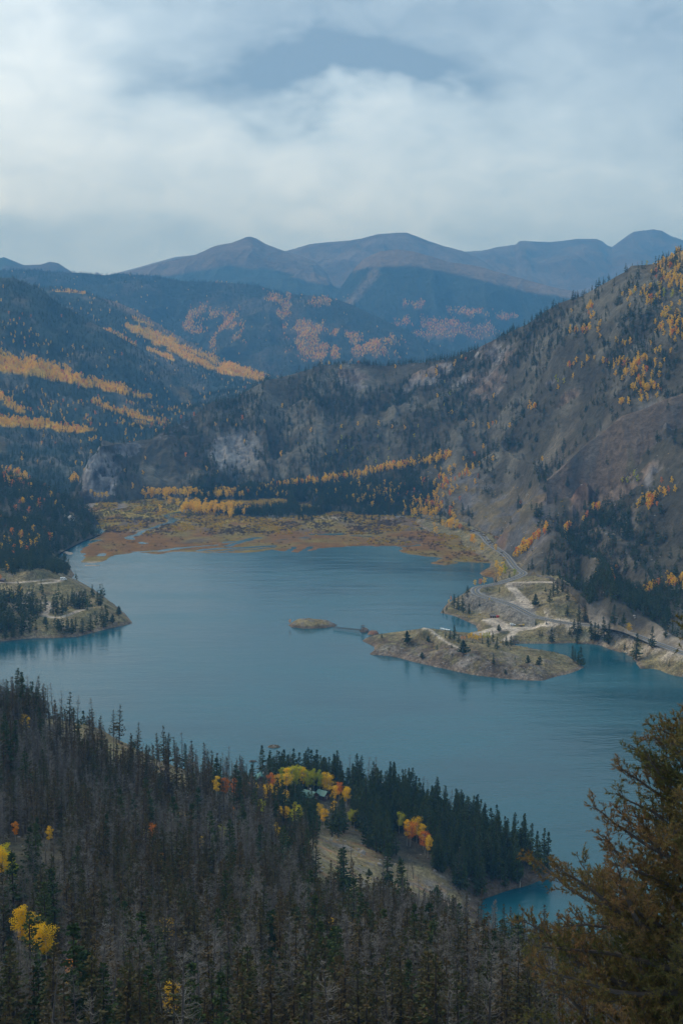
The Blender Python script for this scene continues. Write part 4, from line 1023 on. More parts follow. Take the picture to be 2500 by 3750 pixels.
add_trees(scatter('west_peninsula', d_left, seed=3), 'west', {'spruce': (0.55, 0.95), '*': (0.6, 0.9)})
def d_whill(px, py, X, Y, Z, T, p):
    n = fbm(X/50, Y/60, 4, 321)
    f = sstep(0, 0.04, T)*(1-0.8*sstep(0.2, 0.5, n))
    f = f*(1-np.clip(blob(px, py, 262, 1900, 16, 26)*1.3, 0, 1))
    yl = np.maximum.reduce([blob(px, py, 0, 2090, 90, 24), blob(px, py, 40, 1770, 90, 20)*1.0, blob(px, py, 60, 1990, 90, 70)*0.4, blob(px, py, 90, 1850, 90, 70)*0.2])
    return {'spruce': 0.020*f, 'dead': 0.004*f*sstep(0, .3, -n), 'yellow': 0.0035*yl*f, 'orange': 0.0022*yl*f+0.0001}
add_trees(scatter('west_shore_hill', d_whill, seed=4), 'westhill', {'spruce': (0.5, 0.95), '*': (0.6, 1.0)})

def d_mid(px, py, X, Y, Z, T, p):
    BOOST = 1.35
    n, n2 = fbm(X/70, Y/90, 5, 331), fbm(X/160, Y/200, 3, 332)
    rk_, op_ = p['rockm'][:-1, :-1], p['opn'][:-1, :-1]
    f = np.clip(0.70+1.9*n, 0.06, 1.6)*(1-0.90*sstep(0.3, 0.7, rk_))*(1-0.93*sstep(0.15, 0.55, op_))
    right = sstep(1550, 1950, px)*sstep(1500, 1700, py)
    clump = sstep(-0.02, 0.22, fbm(X/38, Y/45, 3, 333))
    f = f*(1-right*(1-clump))
    low = sstep(1895, 1880, py)*sstep(1740, 1800, py)*sstep(660, 720, px)*sstep(1620, 1560, px)   # dense flat wood
    f = np.maximum(f, low*1.5); rocksp = np.clip(blob(px, py, 2300, 1700, 260, 190), 0, 1)
    f = f*(1-0.75*rocksp)
    k = sstep(12, 20, line_d(X, Y, ROADP)[0])
    f = f*k*np.where(py > 2080, np.where(px < 2120, 0.12, 1.0), 1)
    dn = np.clip(np.maximum.reduce([blob(px, py, 2120, 2040, 90, 80), blob(px, py, 2300, 2120, 150, 130), blob(px, py, 2430, 2180, 160, 120), blob(px, py, 2250, 1960, 160, 90)])*1.5, 0, 1)
    f = np.maximum(f, dn*k*3.6*np.clip(0.75+1.3*n, 0.15, 1)*(1-0.6*sstep(0.5, 0.9, op_)))
    deadf = np.clip(0.35+0.6*n2, 0.05, 0.7)*(1-low)*(1-0.6*dn)
    asp = np.maximum.reduce([band(px, py, [(960,1792),(1150,1768),(1300,1744),(1450,1714),(1560,1693),(1645,1672)], [6,8,8,9,11,10])*1.3,
        blob(px, py, 2310, 1335, 78, 20, -8)*1.6, blob(px, py, 2318, 1374, 42, 14)*1.5, blob(px, py, 2358, 1430, 42, 34, -40)*1.1, blob(px, py, 2290, 1479, 22, 9)*1.5, blob(px, py, 2159, 1138, 9, 24)*1.6,
        blob(px, py, 2140, 1215, 50, 18)*0.45, blob(px, py, 2200, 1205, 12, 14)*1.0, blob(px, py, 2280, 1262, 14, 10), blob(px, py, 2470, 1020, 60, 40)*0.9, blob(px, py, 2400, 1090, 80, 40)*0.4, blob(px, py, 2470, 1200, 60, 70)*0.6, blob(px, py, 2480, 940, 80, 18)*0.4,
        band(px, py, [(1888,2040),(1920,2010),(1950,1980),(2000,1946)], [9,11,11,8])*2.0, band(px, py, [(2060,1955),(2110,1918),(2150,1888),(2195,1862)], [6,7,6,5])*1.3,
        blob(px, py, 2370, 1850, 34, 24, -20)*1.8, blob(px, py, 2448, 1802, 34, 22)*0.9, blob(px, py, 2245, 2115, 12, 26)*1.0, blob(px, py, 2383, 2166, 20, 14)*1.6, blob(px, py, 2465, 2135, 34, 20, -20)*1.6, blob(px, py, 2330, 2120, 30, 20)*0.6,
        blob(px, py, 1560, 1855, 65, 30)*1.1, blob(px, py, 1620, 1800, 80, 40, -20)*0.7, blob(px, py, 1420, 1820, 140, 40)*0.28, blob(px, py, 1700, 1720, 60, 40)*0.3, blob(px, py, 1100, 1560, 400, 90)*0.012, blob(px, py, 1950, 1495, 24, 8)*1.0, blob(px, py, 2145, 1340, 60, 30)*0.35,
        blob(px, py, 1800, 1560, 60, 14)*0.25, blob(px, py, 900, 1812, 160, 8)*0.5, np.full(px.shape, 0.003)])
    olv = np.maximum.reduce([blob(px, py, 2450, 1080, 90, 120)*0.5, blob(px, py, 2060, 1400, 30, 14), blob(px, py, 1650, 1480, 60, 30)*0.3, blob(px, py, 1350, 1640, 150, 60)*0.2, blob(px, py, 2300, 1760, 60, 14)*0.8])
    og = sstep(1450, 1650, px)*sstep(1700, 1800, py)*0.3+0.15
    return {'spruce': BOOST*0.0135*f*(1-deadf)*(1+1.0*low), 'dead': BOOST*0.010*f*deadf, 'dying': 0.0022*f, 'yellow': 0.030*asp*(1-og), 'orange': 0.024*asp*og*0.8, 'lime': 0.005*olv}
add_trees(scatter('east_mountain', d_mid, seed=5), 'mountain', {'spruce': (0.42, 0.86), 'dead': (0.45, 0.8), 'yellow': (0.55, 1.0), 'orange': (0.55, 1.0), '*': (0.5, 0.8)})
def d_spur(px, py, X, Y, Z, T, p):
    n = fbm(X/30, Y/30, 3, 341)
    return {'spruce': 0.0016*sstep(0.0, 0.3, n)*sstep(0.05, 0.2, T), 'dead': 0.0008*sstep(-0.1, 0.3, n), 'yellow': np.full(px.shape, 0.00005)}
add_trees(scatter('rocky_spur', d_spur, seed=6), 'mountain', {'*': (0.4, 0.8)})
def d_c1(px, py, X, Y, Z, T, p):
    n = fbm(X/90, Y/120, 4, 351); wob = 9*fbm(px/30, py/14, 4, 155)
    g = np.clip(gold_c1(px, py+wob)*(1.0+1.2*fbm(X/60, Y/90, 5, 152)), 0, 1)
    gg = sstep(0.35, 0.8, g); sp = np.maximum(blob(px, py, 350, 1540, 330, 90)*0.25, blob(px, py, 80, 1250, 120, 60)*0.22)+0.02
    return {'spruce': 0.0105*np.clip(0.7+0.9*n, 0.08, 1)*(1-0.9*gg), 'dead': 0.003*np.clip(0.5-n, 0, 1)*(1-gg), 'yellow': 0.020*gg+0.0060*sp*np.clip(1+2*n, 0, 2), 'orange': 0.0028*gg+0.001*sp}
add_trees(scatter('west_mountain', d_c1, seed=7), 'far', {'spruce': (0.45, 0.8), '*': (0.55, 0.95)})
def d_c2(px, py, X, Y, Z, T, p):
    n = fbm(X/110, Y/150, 4, 361)
    g = np.clip(gold_c2(px, py + 8*fbm(px/30, py/14, 4, 165))*(1.0+1.0*fbm(X/80, Y/110, 5, 162)), 0, 1); gg = sstep(0.35, 0.8, g)
    rdg = np.clip(band(px, py, [(400,1100),(510,1150),(638,1232),(797,1322)], [14,18,16,8]), 0, 1)
    return {'spruce': 0.008*np.clip(0.7+0.9*n, 0.05, 1)*(1-0.9*gg)*(1-0.8*rdg), 'yellow': 0.013*gg+0.0004, 'orange': 0.002*gg}
add_trees(scatter('golden_ridge', d_c2, seed=8), 'far', {'spruce': (0.45, 0.8), '*': (0.55, 0.95)})
def d_b1(px, py, X, Y, Z, T, p):
    g = sstep(0.15, 0.7, p['om'][:-1, :-1]*0.9+0.7*p['on'][:-1, :-1])*np.clip(p['om'][:-1, :-1]*5, 0, 1)
    vis = (py > 985) & (T > 0.05)
    return {'spruce': (np.where((T > 0.86), 0.0022, 0.0)*sstep(1300, 1200, px)+0.0014*(1-g))*vis, 'orange': 0.0030*g*vis, 'yellow': 0.0050*g*vis+0.00004*vis}
add_trees(scatter('dark_forest_hills', d_b1, seed=9), 'far', {'*': (0.6, 1.0)})
def d_b2(px, py, X, Y, Z, T, p):
    g = sstep(0.15, 0.7, p['om'][:-1, :-1]*0.9+0.7*p['on'][:-1, :-1])*np.clip(p['om'][:-1, :-1]*5, 0, 1)
    fo = sstep(0, 30, py-p['tl'][:-1, :-1])*(px < 2100)*(T > 0.05)
    return {'spruce': 0.0009*fo*(1-g), 'orange': 0.0034*g*fo, 'yellow': 0.0022*g*fo}
add_trees(scatter('central_ridge', d_b2, seed=11), 'far', {'*': (0.7, 1.1)})
def d_delta(px, py, X, Y, Z, T, p):
    cw_ = np.maximum.reduce([blob(px, py, 600, 1818, 85, 9)*1.5, blob(px, py, 703, 1806, 24, 10)*1.5, blob(px, py, 825, 1822, 75, 8)*1.0, blob(px, py, 775, 1878, 95, 11, 3)*2.2, blob(px, py, 365, 1826, 42, 7)*0.9, blob(px, py, 590, 1895, 10, 5)*0.6,
          blob(px, py, 1560, 1900, 40, 6)*0.8, blob(px, py, 1650, 1945, 50, 14)*0.5])
    sp = np.maximum.reduce([blob(px, py, 900, 1892, 170, 6)*1.1, blob(px, py, 750, 1892, 40, 5)*0.7, blob(px, py, 1280, 1898, 260, 4)*0.35])
    return {'yellow': 0.0085*cw_, 'spruce': 0.006*sp}
add_trees(scatter('marsh', d_delta, seed=10), 'delta', {'yellow': (1.1, 1.75), '*': (0.6, 1.0)})
print('scatter', len(TREES), time.time()-T0)

# ---- trees placed one by one (picture point of the foot, height in metres, kind, label)
HAND = []
ORD = ['', 'first', 'second', 'third', 'fourth', 'fifth', 'sixth', 'seventh', 'eighth', 'ninth', 'tenth', 'eleventh', 'twelfth', 'thirteenth', 'fourteenth', 'fifteenth', 'sixteenth', 'seventeenth', 'eighteenth', 'nineteenth', 'twentieth',
       'twenty-first', 'twenty-second', 'twenty-third', 'twenty-fourth', 'twenty-fifth', 'twenty-sixth', 'twenty-seventh', 'twenty-eighth', 'twenty-ninth', 'thirtieth', 'thirty-first', 'thirty-second', 'thirty-third', 'thirty-fourth', 'thirty-fifth']
CLEAR = []     # (x, y, side, front): no scattered tree may stand in front
def top_to_ground(xs, yt, h):
    """walk along the sight line to a treetop until the ground lies h metres below it"""
    best = None
    for D in np.arange(245, 900, 3.0):
        z = zat(yt, D); x = xat(xs, D, z); g = gz(x, D)
        if z-g <= h: return x, D, g
    return None
def stand(kind, look, where, group, items, top=False, clear=0):
    items = sorted(items)
    for n, it in enumerate(items):
        xs, ys, h = it[:3]; k = it[3] if len(it) > 3 else kind; lk = {'yellow': 'golden aspen', 'orange': 'orange aspen', 'lime': 'yellow green aspen', 'spruce': 'dark spruce', 'round_conifer': 'round dark pine', 'dead': 'bare grey dead conifer', 'dying': 'brown dying conifer'}[k]
        if top:
            q = top_to_ground(xs, ys, h)
            if q is None: continue
        else:
            g = hit(xs, ys); q = (g.x, g.y, max(gz(g.x, g.y), 0.0) if g.z > 0.03 else 0.0)
        if top and kind == 'yellow' and 'cabin' in group: h = h*1.15
        lab = (look or lk) + ' ' + where + (', %s from the left' % ORD[n+1] if len(items) > 1 else '')
        HAND.append((q[0], q[1], q[2], h, k, lab, group))
        if clear: CLEAR.append((q[0], q[1], 3.6 if clear == 1 else 1.6, 50 if clear == 1 else 4, q[2]))
        else: CLEAR.append((q[0], q[1], 1.6, 3, q[2]))
stand('spruce', None, 'on the long rocky headland', 'conifers on the rocky headland', [(1397,2336,5),(1491,2358,12,'round_conifer'),(1568,2353,6.5,'round_conifer'),(1600,2380,5),(1544,2412,6,'round_conifer'),(1656,2401,4),(1696,2398,13,'round_conifer'),
    (1662,2341,13),(1646,2340,8),(1630,2338,6),(1678,2353,8),(1805,2430,9),(1884,2414,3),(1849,2468,4,'round_conifer'),(1931,2432,8,'round_conifer'),(1974,2440,9,'round_conifer'),(2095,2415,13),(2103,2424,11),(2126,2440,17),(2115,2435,12)])
stand('spruce', None, 'around the golden thicket by the parking lot', 'conifers by the parking lot', [(1804,2353,11),(1786,2370,10),(1818,2378,11),(1840,2361,6),(1852,2364,9),(1870,2366,10),(1868,2383,3),(1825,2313,7,'round_conifer'),(1960,2288,5),(2000,2287,4.5),(1975,2329,5),(1983,2329,5),(2019,2354,15)])
stand('spruce', None, 'on the shore below the road bend', 'conifers below the road bend', [(1621,2245,5),(1634,2239,6),(1661,2228,15),(1677,2234,16),(1694,2244,18),(1711,2187,13),(1716,2249,11),(1754,2220,6)])
stand('spruce', None, 'on the slope around the gravel turnout', 'conifers around the turnout', [(1814,2134,7),(1864,2117,8),(1933,2088,8),(1946,2086,14),(2006,2107,18),(1960,2222,13,'round_conifer'),(1996,2167,6),(2011,2207,14),(2025,2184,15),(2040,2176,14),(2057,2168,14),
    (2078,2199,13),(2075,2256,11),(2120,2149,17),(2090,2142,16),(2119,2274,16),(2140,2276,16),(2153,2276,17)])
stand('spruce', None, 'between the road and the inlet', 'spruces between the road and the inlet', [(2112,2356,12),(2099,2324,15),(2113,2324,14),(2121,2320,14),(2084,2326,8),(2163,2343,18),(2177,2345,17),(2188,2346,16),(2211,2349,23),(2225,2360,20),(2244,2353,19),(2277,2337,16),(2285,2382,8),
    (2264,2361,6),(2327,2417,24),(2385,2374,20),(2434,2336,15)])
stand('spruce', None, 'on the east bank', 'pines on the open slope', [(1898,1857,17),(1905,1862,14),(1962,1895,19),(1978,1895,20),(2041,1949,16),(2099,1920,14),(2076,1783,15),(1999,1935,13)])
stand('spruce', None, 'on the west peninsula by its rocky tip', 'conifers near the peninsula tip', [(361,2219,16),(370,2219,13),(386,2227,4),(396,2229,4),(436,2255,10,'round_conifer'),(381,2300,17),(413,2282,9,'round_conifer'),(332,2311,17),(303,2318,14)])
stand('spruce', None, 'on the south bank of the west peninsula', 'conifers on the peninsula bank', [(265,2321,15),(278,2314,14),(251,2317,12),(215,2312,12,'round_conifer'),(245,2299,5),(166,2288,8,'round_conifer'),(133,2308,8),(109,2317,14),(81,2327,15),(50,2334,12),(20,2340,18)])
stand('spruce', None, 'along the peninsula track', 'spruces along the peninsula track', [(136,2252,17),(123,2252,17),(169,2237,16),(196,2250,20),(211,2250,18),(229,2250,20),(81,2237,19),(93,2238,18),(113,2248,19),(249,2222,13),(262,2222,12),(275,2226,17),(284,2228,15),(292,2229,17),
    (305,2229,18),(315,2216,17),(7,2246,20),(20,2222,19),(35,2206,15),(53,2209,13),(150,2240,12),(240,2240,14)])
stand('spruce', None, 'on the shore tip above the peninsula', 'spruces above the peninsula', [(245,2104,14),(236,2098,13),(228,2095,12)])
stand('yellow', None, 'on the west peninsula', 'aspens on the peninsula', [(33,2203,6),(46,2200,7,'lime'),(58,2192,6),(249,2236,4),(3,2130,8,'orange'),(80,2068,6)])
stand('yellow', None, 'beside the bend of the lake road', 'cottonwoods at the road bend', [(1820,2096,15),(1832,2128,17),(1848,2118,17,'lime'),(1840,2110,18),(1883,2116,11,'lime'),(1740,2152,9),(1757,2151,10,'orange'),(1772,2146,10),(1815,2024,12),(1650,2205,7,'orange'),(1643,2214,6),(1684,2232,5),(1791,2202,4),(1799,2205,3,'lime')])
stand('yellow', None, 'on the delta edge by the road', 'aspens on the delta edge', [(1734,2005,19),(1725,2000,17,'orange'),(1763,2030,16),(1629,1941,12),(1640,1940,10),(1667,1944,10),(1683,1945,11,'orange'),(1588,1935,10),(1553,1893,7,'orange'),(1508,1903,9,'lime'),(1476,1893,9),(1527,1893,8)])
stand('yellow', None, 'in the thicket behind the headland', 'aspens behind the headland', [(1716,2350,8),(1727,2350,9),(1738,2352,8),(1748,2353,7),(1770,2348,8,'lime'),(1780,2345,8,'lime'),(1790,2348,9,'lime'),(1760,2347,8),(1690,2345,4,'orange'),(1700,2348,5,'orange')])
stand('yellow', 'tall golden cottonwood', 'under the far forested slope', 'cottonwoods under the slope', [(525+i*13+5*((i*7) % 3), 1824+((i*5) % 4), 17+((i*11) % 6)) for i in range(16)]+[(738, 1826, 12)])
stand('yellow', 'golden cottonwood', 'beside the flat spruce wood', 'cottonwoods at the flat wood', [(765+i*15+4*((i*5) % 3), 1826+((i*3) % 4), 13+((i*7) % 6)) for i in range(9)])
stand('yellow', 'broad golden cottonwood', 'on the delta meadow', 'cottonwoods on the delta meadow', [(686+i*14+4*((i*5) % 3), 1876+((i*3) % 5)*2, 17+((i*7) % 5)) for i in range(13)])
stand('yellow', None, 'at the foot of the grey cliff', 'aspens under the cliff', [(334,1826,12),(348,1828,13),(362,1829,12),(392,1830,15),(375,1829,9)])
stand('spruce', None, 'at the marsh edge below the flat wood', 'spruces at the marsh edge', [(557,1911,6),(1095,1905,14),(1109,1905,12),(1143,1905,13),(1264,1906,15),(1361,1906,12),(1388,1905,13),(1610,1919,16),(1639,1903,12),(1646,1903,11),(1694,1887,19),(1714,1890,17),(1631,1863,12),(1661,1890,9),(1715,1928,12)])
# trees on the near land, given by their tops
stand('spruce', 'tall spruce', 'behind the golden grove by the cabin', 'spruces by the cabin', [(1025,2753,22),(983,2773,20),(1052,2776,20),(1064,2797,17),(1090,2778,20),(1124,2790,19),(1157,2792,18),(1174,2785,19),(1192,2778,20),(1217,2790,19),(925,2801,17),(862,2797,18),(796,2775,20),(883,2818,15),(894,2822,14),
    (1271,2813,17),(1255,2820,16),(1241,2822,17)], top=True)
stand('yellow', None, 'in the golden grove around the cabins', 'aspens in the cabin grove', [(792,2852,11),(825,2857,11,'orange'),(855,2860,11,'orange'),(904,2876,11,'orange'),(932,2867,11),(995,2845,13,'orange'),(1017,2843,13),(950,2881,11),(964,2885,11),(992,2883,12),(1006,2892,12),(1043,2901,11),
    (1031,2825,15,'lime'),(1048,2822,16),(1066,2818,16,'lime'),(1080,2824,15,'lime'),(1094,2825,15,'lime'),(1108,2822,15),(1129,2832,14,'lime'),(1146,2829,14,'lime'),(1171,2832,14,'lime'),(1192,2838,13),(1203,2850,12)], top=True, clear=1)
stand('yellow', None, 'below the golden grove on the wooded point', 'aspens below the grove', [(1024,2951,10),(1046,2951,10),(1083,2936,13,'lime'),(1097,2948,13,'lime'),(1073,2966,11,'lime'),(1129,2941,11,'lime'),(1167,2941,11),(1185,2959,11),(1224,2878,12),(1241,2867,12,'orange'),(1269,2883,12),(1224,2934,10),
    (1283,2966,11,'lime'),(1297,2966,11,'lime'),(960,2927,10,'lime'),(1266,2886,12)], top=True, clear=1)
stand('yellow', None, 'among the spruces of the wooded point', 'aspens on the wooded point', [(1489,3006,15),(1502,3012,14,'orange'),(1525,2994,15),(1549,3018,15),(1556,3040,14,'orange'),(1565,3058,13),(1461,2970,13,'lime'),(1935,3140,7,'lime')], top=True, clear=1)
stand('yellow', None, 'at the left edge of the near slope', 'aspens at the left edge', [(16,3083,11,'lime'),(-8,3100,12),(6,3108,12),(30,3120,10,'lime'),(50,3150,8,'lime'),(56,3013,7,'orange')], top=True, clear=1)
stand('yellow', None, 'low in the dead forest', 'aspens low in the dead forest', [(86,3314,13),(70,3332,12),(105,3340,11),(125,3383,10),(148,3395,10),(169,3383,11),(271,3494,10,'orange'),(268,3520,9),(282,3556,7)], top=True, clear=1)
stand('yellow', None, 'alone in the dead forest', 'single aspens in the dead forest', [(179,3022,8),(642,3653,11),(805,3022,10,'lime'),(824,3038,9,'lime'),(741,3062,8),(550,3014,9,'orange'),(530,3030,8,'lime'),(1048,3062,7),(929,3207,6),(1116,3255,6,'orange'),(1904,3470,7,'orange'),(1840,3486,8,'lime')], top=True, clear=1)
stand('dead', None, 'against the lake on the skyline', 'bare snags on the skyline', [(15,2484,21),(46,2479,21),(59,2475,21),(119,2488,20),(149,2504,20),(178,2507,20),(195,2502,21),(230,2532,20),(337,2559,22),(371,2637,15),(415,2666,16),(465,2716,12),(518,2718,14),(591,2735,15),(694,2727,20),(722,2767,16),(78,2479,21,'spruce'),
    (293,2634,15,'spruce'),(130,2519,18,'spruce'),(540,2729,12,'spruce'),(505,2733,13,'spruce'),(563,2769,11,'spruce')], top=True)
stand('dead', None, 'around the grassy knoll', 'trees around the knoll', [(1213,3153,12,'dying'),(1294,3148,13,'dying'),(1170,3124,9),(1129,3086,15,'spruce'),(1514,3134,12),(1471,3182,9,'spruce'),(1463,3139,9,'spruce'),(1571,3249,9),(1607,3268,9),(1645,3272,9),(1671,3277,9),(1695,3282,9),
    (1792,3343,13),(1860,3390,9,'spruce'),(1892,3383,10),(1923,3414,9),(1770,3420,8),(1960,3420,10),(1350,3180,4,'round_conifer')], top=True)
# drop scattered trees that would hide these, or stand on cabins
CABINS = [(955, 2862), (1133, 2930), (1181, 2925), (1003, 2850)]
for a, b in CABINS[:1]:
    q = hit(a, b); CLEAR.append((q.x, q.y, 4.5, 40, 0))
ta = np.array([(t[0], t[1], t[2]) for t in TREES]); drop = np.zeros(len(TREES), bool)
for (x, y, w, fr, gz0) in CLEAR:
    u = ta[:, 0] - x*(ta[:, 1]/y)
    drop |= (np.abs(u) < w) & (ta[:, 1] < y+2) & (ta[:, 1] > y-fr)
TREES = [t for t, d in zip(TREES, drop) if not d]


# ------------------------------------------------------------------ single trees and masses of trees
PROT = {}
NAMES = {'spruce': ('spruce_tree', 'spruce'), 'round_conifer': ('pine_tree', 'pine'), 'dying': ('dying_conifer', 'dying conifer'), 'dead': ('dead_conifer', 'dead tree'),
         'yellow': ('aspen_tree', 'aspen'), 'orange': ('aspen_tree', 'aspen'), 'lime': ('aspen_tree', 'aspen')}
ZL = {'near': 'on the near slope below the viewpoint', 'point': 'on the wooded point reaching into the lake', 'east': 'on the grassy east shore by the road', 'west': 'on the low west peninsula',
      'westhill': 'on the dark wooded hill above the west shore', 'mountain': 'on the mountainside above the east shore', 'far': 'on the far western slopes', 'delta': 'at the edge of the delta marsh'}
LL = {'spruce': 'dark pointed spruce', 'round_conifer': 'dark round topped pine', 'dying': 'olive brown dying conifer', 'dead': 'bare grey dead conifer',
      'yellow': 'golden yellow aspen', 'orange': 'orange leaved aspen', 'lime': 'yellow green aspen'}
GL = {'spruce': 'green spruces', 'round_conifer': 'pines', 'dying': 'dying conifers', 'dead': 'bare dead conifers', 'yellow': 'yellow aspens', 'orange': 'orange aspens', 'lime': 'yellow green aspens'}
def place_tree(x, y, z, s, rz, kind, label, group=None, lean=None):
    vs = KIND[kind]; v = vs[int(abs(x*7.3+y*3.1)) % len(vs)]
    nm, cat = NAMES[kind]
    e = bpy.data.objects.new(nm, None); C.objects.link(e); e.empty_display_size = 0.5
    e.location = (x, y, z-0.15); le = 0.09 if kind == 'dead' else 0.03; e.rotation_euler = (le*math.sin(x*3.3+y), le*math.cos(x+y*2.7), rz)
    w = s*(0.85+0.3*((x*13.7+y*5.9) % 1.0))*(1.2 if cat == 'aspen' else (1.35 if group is None or not group.startswith(('bare', 'dying', 'green')) else 1.12)); e.scale = (w, w, s)
    tag(e, label, cat, group)
    cn = 'branches' if kind == 'dead' else 'crown'
    t = bpy.data.objects.new('trunk', v[0]); C.objects.link(t); t.parent = e
    c = bpy.data.objects.new(cn, v[1]); C.objects.link(c); c.parent = e
    return e
for x_, y_, z_, h, kind, label, group in HAND:
    xs = x_
    place_tree(x_, y_, max(z_, 0.0), h/HT[kind], (xs*1.7) % 6.28, kind, label, group)
nhand = {}
for q in HAND:
    nhand[NAMES[q[4]][0]] = nhand.get(NAMES[q[4]][0], 0)+1

class_of = {'spruce': 'spruce', 'dying': 'dying', 'dead': 'dead', 'yellow': 'aspen', 'orange': 'aspen', 'lime': 'aspen'}
limits = {'spruce': 296-nhand.get('spruce_tree', 0), 'dying': 290, 'dead': 290, 'aspen': 290-nhand.get('aspen_tree', 0)}
groups = {}
for i, t in enumerate(TREES): groups.setdefault(class_of[t[5]], []).append(i)
single = set(); hidden = set()
for cl, ids in groups.items():
    def size(i):
        x, y, z, s, rz, k, zn = TREES[i]
        return s*HT[k]/y
    ids.sort(key=size, reverse=True); n = 0
    for i in ids:
        x, y, z, s, rz, k, zn = TREES[i]
        h = s*HT[k]; px, py, _ = proj(x, y, z+h*0.9); p0 = proj(x, y, z)
        infr = 5 < px < 2495 and 900 < py < 3735
        if cl == 'aspen': infr = infr and y > 255
        # hidden behind the big pines at the right edge
        if px > 2150 and py > 3000: infr = False
        if n < limits[cl] and infr and seen(Vector((x, y, z+h*0.85))):
            single.add(i); n += 1
pz = [(950,2870),(1200,2885),(1421,2915),(1600,2995),(1800,3085),(1950,3158),(2020,3195),(1850,3258),(1765,3285),(1700,3250),(1620,3190),(1500,3150),(1400,3120),(1330,3060),(1240,3055),(1100,3060),(1020,2990)]
def split_zone(x, y, z, zn):
    px, py, _ = proj(x, y, z)
    if zn == 'near':
        if py < 3270 and poly_sd(np.array([px]), np.array([py]), pz)[0] > -12: return 'point', 'on the wooded point reaching into the lake'
        row = 'by the lake skyline' if py < 2950 else ('high on the near slope' if py < 3200 else ('midway down the near slope' if py < 3450 else ('low on the near slope' if py < 3650 else 'at the bottom edge')))
        col = ['at the left frame edge', 'far left', 'left', 'left of centre', 'below the cabins', 'below the grassy knoll', 'right of the knoll', 'below the bay', 'right of the bay', 'beside the big brown pine'][int(min(max(px, 0)//215, 9))]
        return zn, row+', '+col
    return zn, ZL[zn]
cntl = 0
for i in single:
    x, y, z, s, rz, k, zn = TREES[i]
    zn, where = split_zone(x, y, z, zn)
    sz = 'tall ' if s > 1.08 else ('short ' if s < 0.85 else '')
    place_tree(x, y, z, s, rz, k, sz+LL[k]+' '+where, GL[k]+' ('+(sz.strip() or 'middling')+') '+where)

def mass(name, label, items, lods, y_lod):
    """one object: all remaining trees of a kind, set on points by geometry nodes"""
    if not len(items): return
    for variant in (0,):
        pts = np.array([(x, y, z-0.15) for x, y, z, s, rz, k, zn in items], dtype=np.float32)
        me = bpy.data.meshes.new(name); me.vertices.add(len(pts)); me.vertices.foreach_set('co', pts.ravel())
        sc = np.array([s for x, y, z, s, rz, k, zn in items], dtype=np.float32)
        ro = np.array([rz for x, y, z, s, rz, k, zn in items], dtype=np.float32)
        ix = np.array([lods(k, y, j) for j, (x, y, z, s, rz, k, zn) in enumerate(items)], dtype=np.int32)
        for nm, ar, tp in (('tscale', sc, 'FLOAT'), ('trot', ro, 'FLOAT'), ('tindex', ix, 'INT')):
            a = me.attributes.new(nm, tp, 'POINT'); a.data.foreach_set('value', ar)
        o = obj(name, me); tag(o, label, None, kind='stuff')
        md = o.modifiers.new('trees', 'NODES'); md.node_group = GN
        return o
LIB = bpy.data.collections.new('tree_shapes')
LIBI = {}
def lib_add(key):
    for j, v in enumerate(KIND[key]):
        o = bpy.data.objects.new('%04d_%s' % (len(LIB.objects), key), v[2]); LIB.objects.link(o)
        LIBI.setdefault(key, []).append(len(LIB.objects)-1)
for key in ('spruce', 'spruce_lo', 'dying', 'dying_lo', 'dead', 'dead_lo', 'yellow', 'yellow_lo', 'orange', 'orange_lo', 'lime', 'lime_lo'): lib_add(key)
SHR = {}
def shrub_kind(key, mat, **kw):
    for j in range(2):
        v, f = shrub(hash(key) % 97 if False else len(LIB.objects)+j, **kw)
        o = bpy.data.objects.new('%04d_%s' % (len(LIB.objects), key), mesh_np('shrub', v, f, mat, smooth=False)); LIB.objects.link(o)
        LIBI.setdefault(key, []).append(len(LIB.objects)-1)
M_willow = foliage_mat('bare_willow_twigs', [(0.085,0.055,0.045),(0.12,0.085,0.06),(0.10,0.065,0.035),(0.15,0.10,0.045)], 0.1)
M_gold_shrub = foliage_mat('golden_shrub_leaves', [(0.42,0.28,0.03),(0.58,0.36,0.025),(0.34,0.28,0.04),(0.48,0.24,0.025)], 0.3)
M_olive_shrub = foliage_mat('olive_shrub_leaves', [(0.10,0.11,0.035),(0.16,0.14,0.035),(0.22,0.17,0.03)], 0.2)
shrub_kind('shrub_brown', M_willow, w=2.6, h=2.0, n=70, leaf=0.8)
shrub_kind('shrub_gold', M_gold_shrub, w=2.6, h=2.2, n=70, leaf=0.8)
shrub_kind('shrub_olive', M_olive_shrub, w=2.2, h=1.8, n=70, leaf=0.7)
shrub_kind('tuft_gold', M_gold_shrub, w=0.8, h=0.6, n=26, leaf=0.4)
shrub_kind('tuft_brown', M_willow, w=0.8, h=0.6, n=26, leaf=0.4)
rock_v = []
for sd_i in range(3):
    bm = bmesh.new(); bmesh.ops.create_icosphere(bm, subdivisions=2, radius=1.0)
    rr_ = np.random.default_rng(sd_i+70)
    for v in bm.verts:
        v.co *= 0.75+0.4*float(vnoise(np.array([v.co.x*1.7+sd_i*9]), np.array([v.co.y*1.7+v.co.z*2.3]), 5)[0])
        v.co.z *= 0.62
    me = bpy.data.meshes.new('stone'); bm.to_mesh(me); bm.free(); rock_v.append(me)
M_stone = simple('grey_stone', (0.24, 0.22, 0.20), 0.95, 0.4, 1.2)
for me in rock_v:
    me.materials.append(M_stone)
    o = bpy.data.objects.new('%04d_stone' % len(LIB.objects), me); LIB.objects.link(o); LIBI.setdefault('stone', []).append(len(LIB.objects)-1)

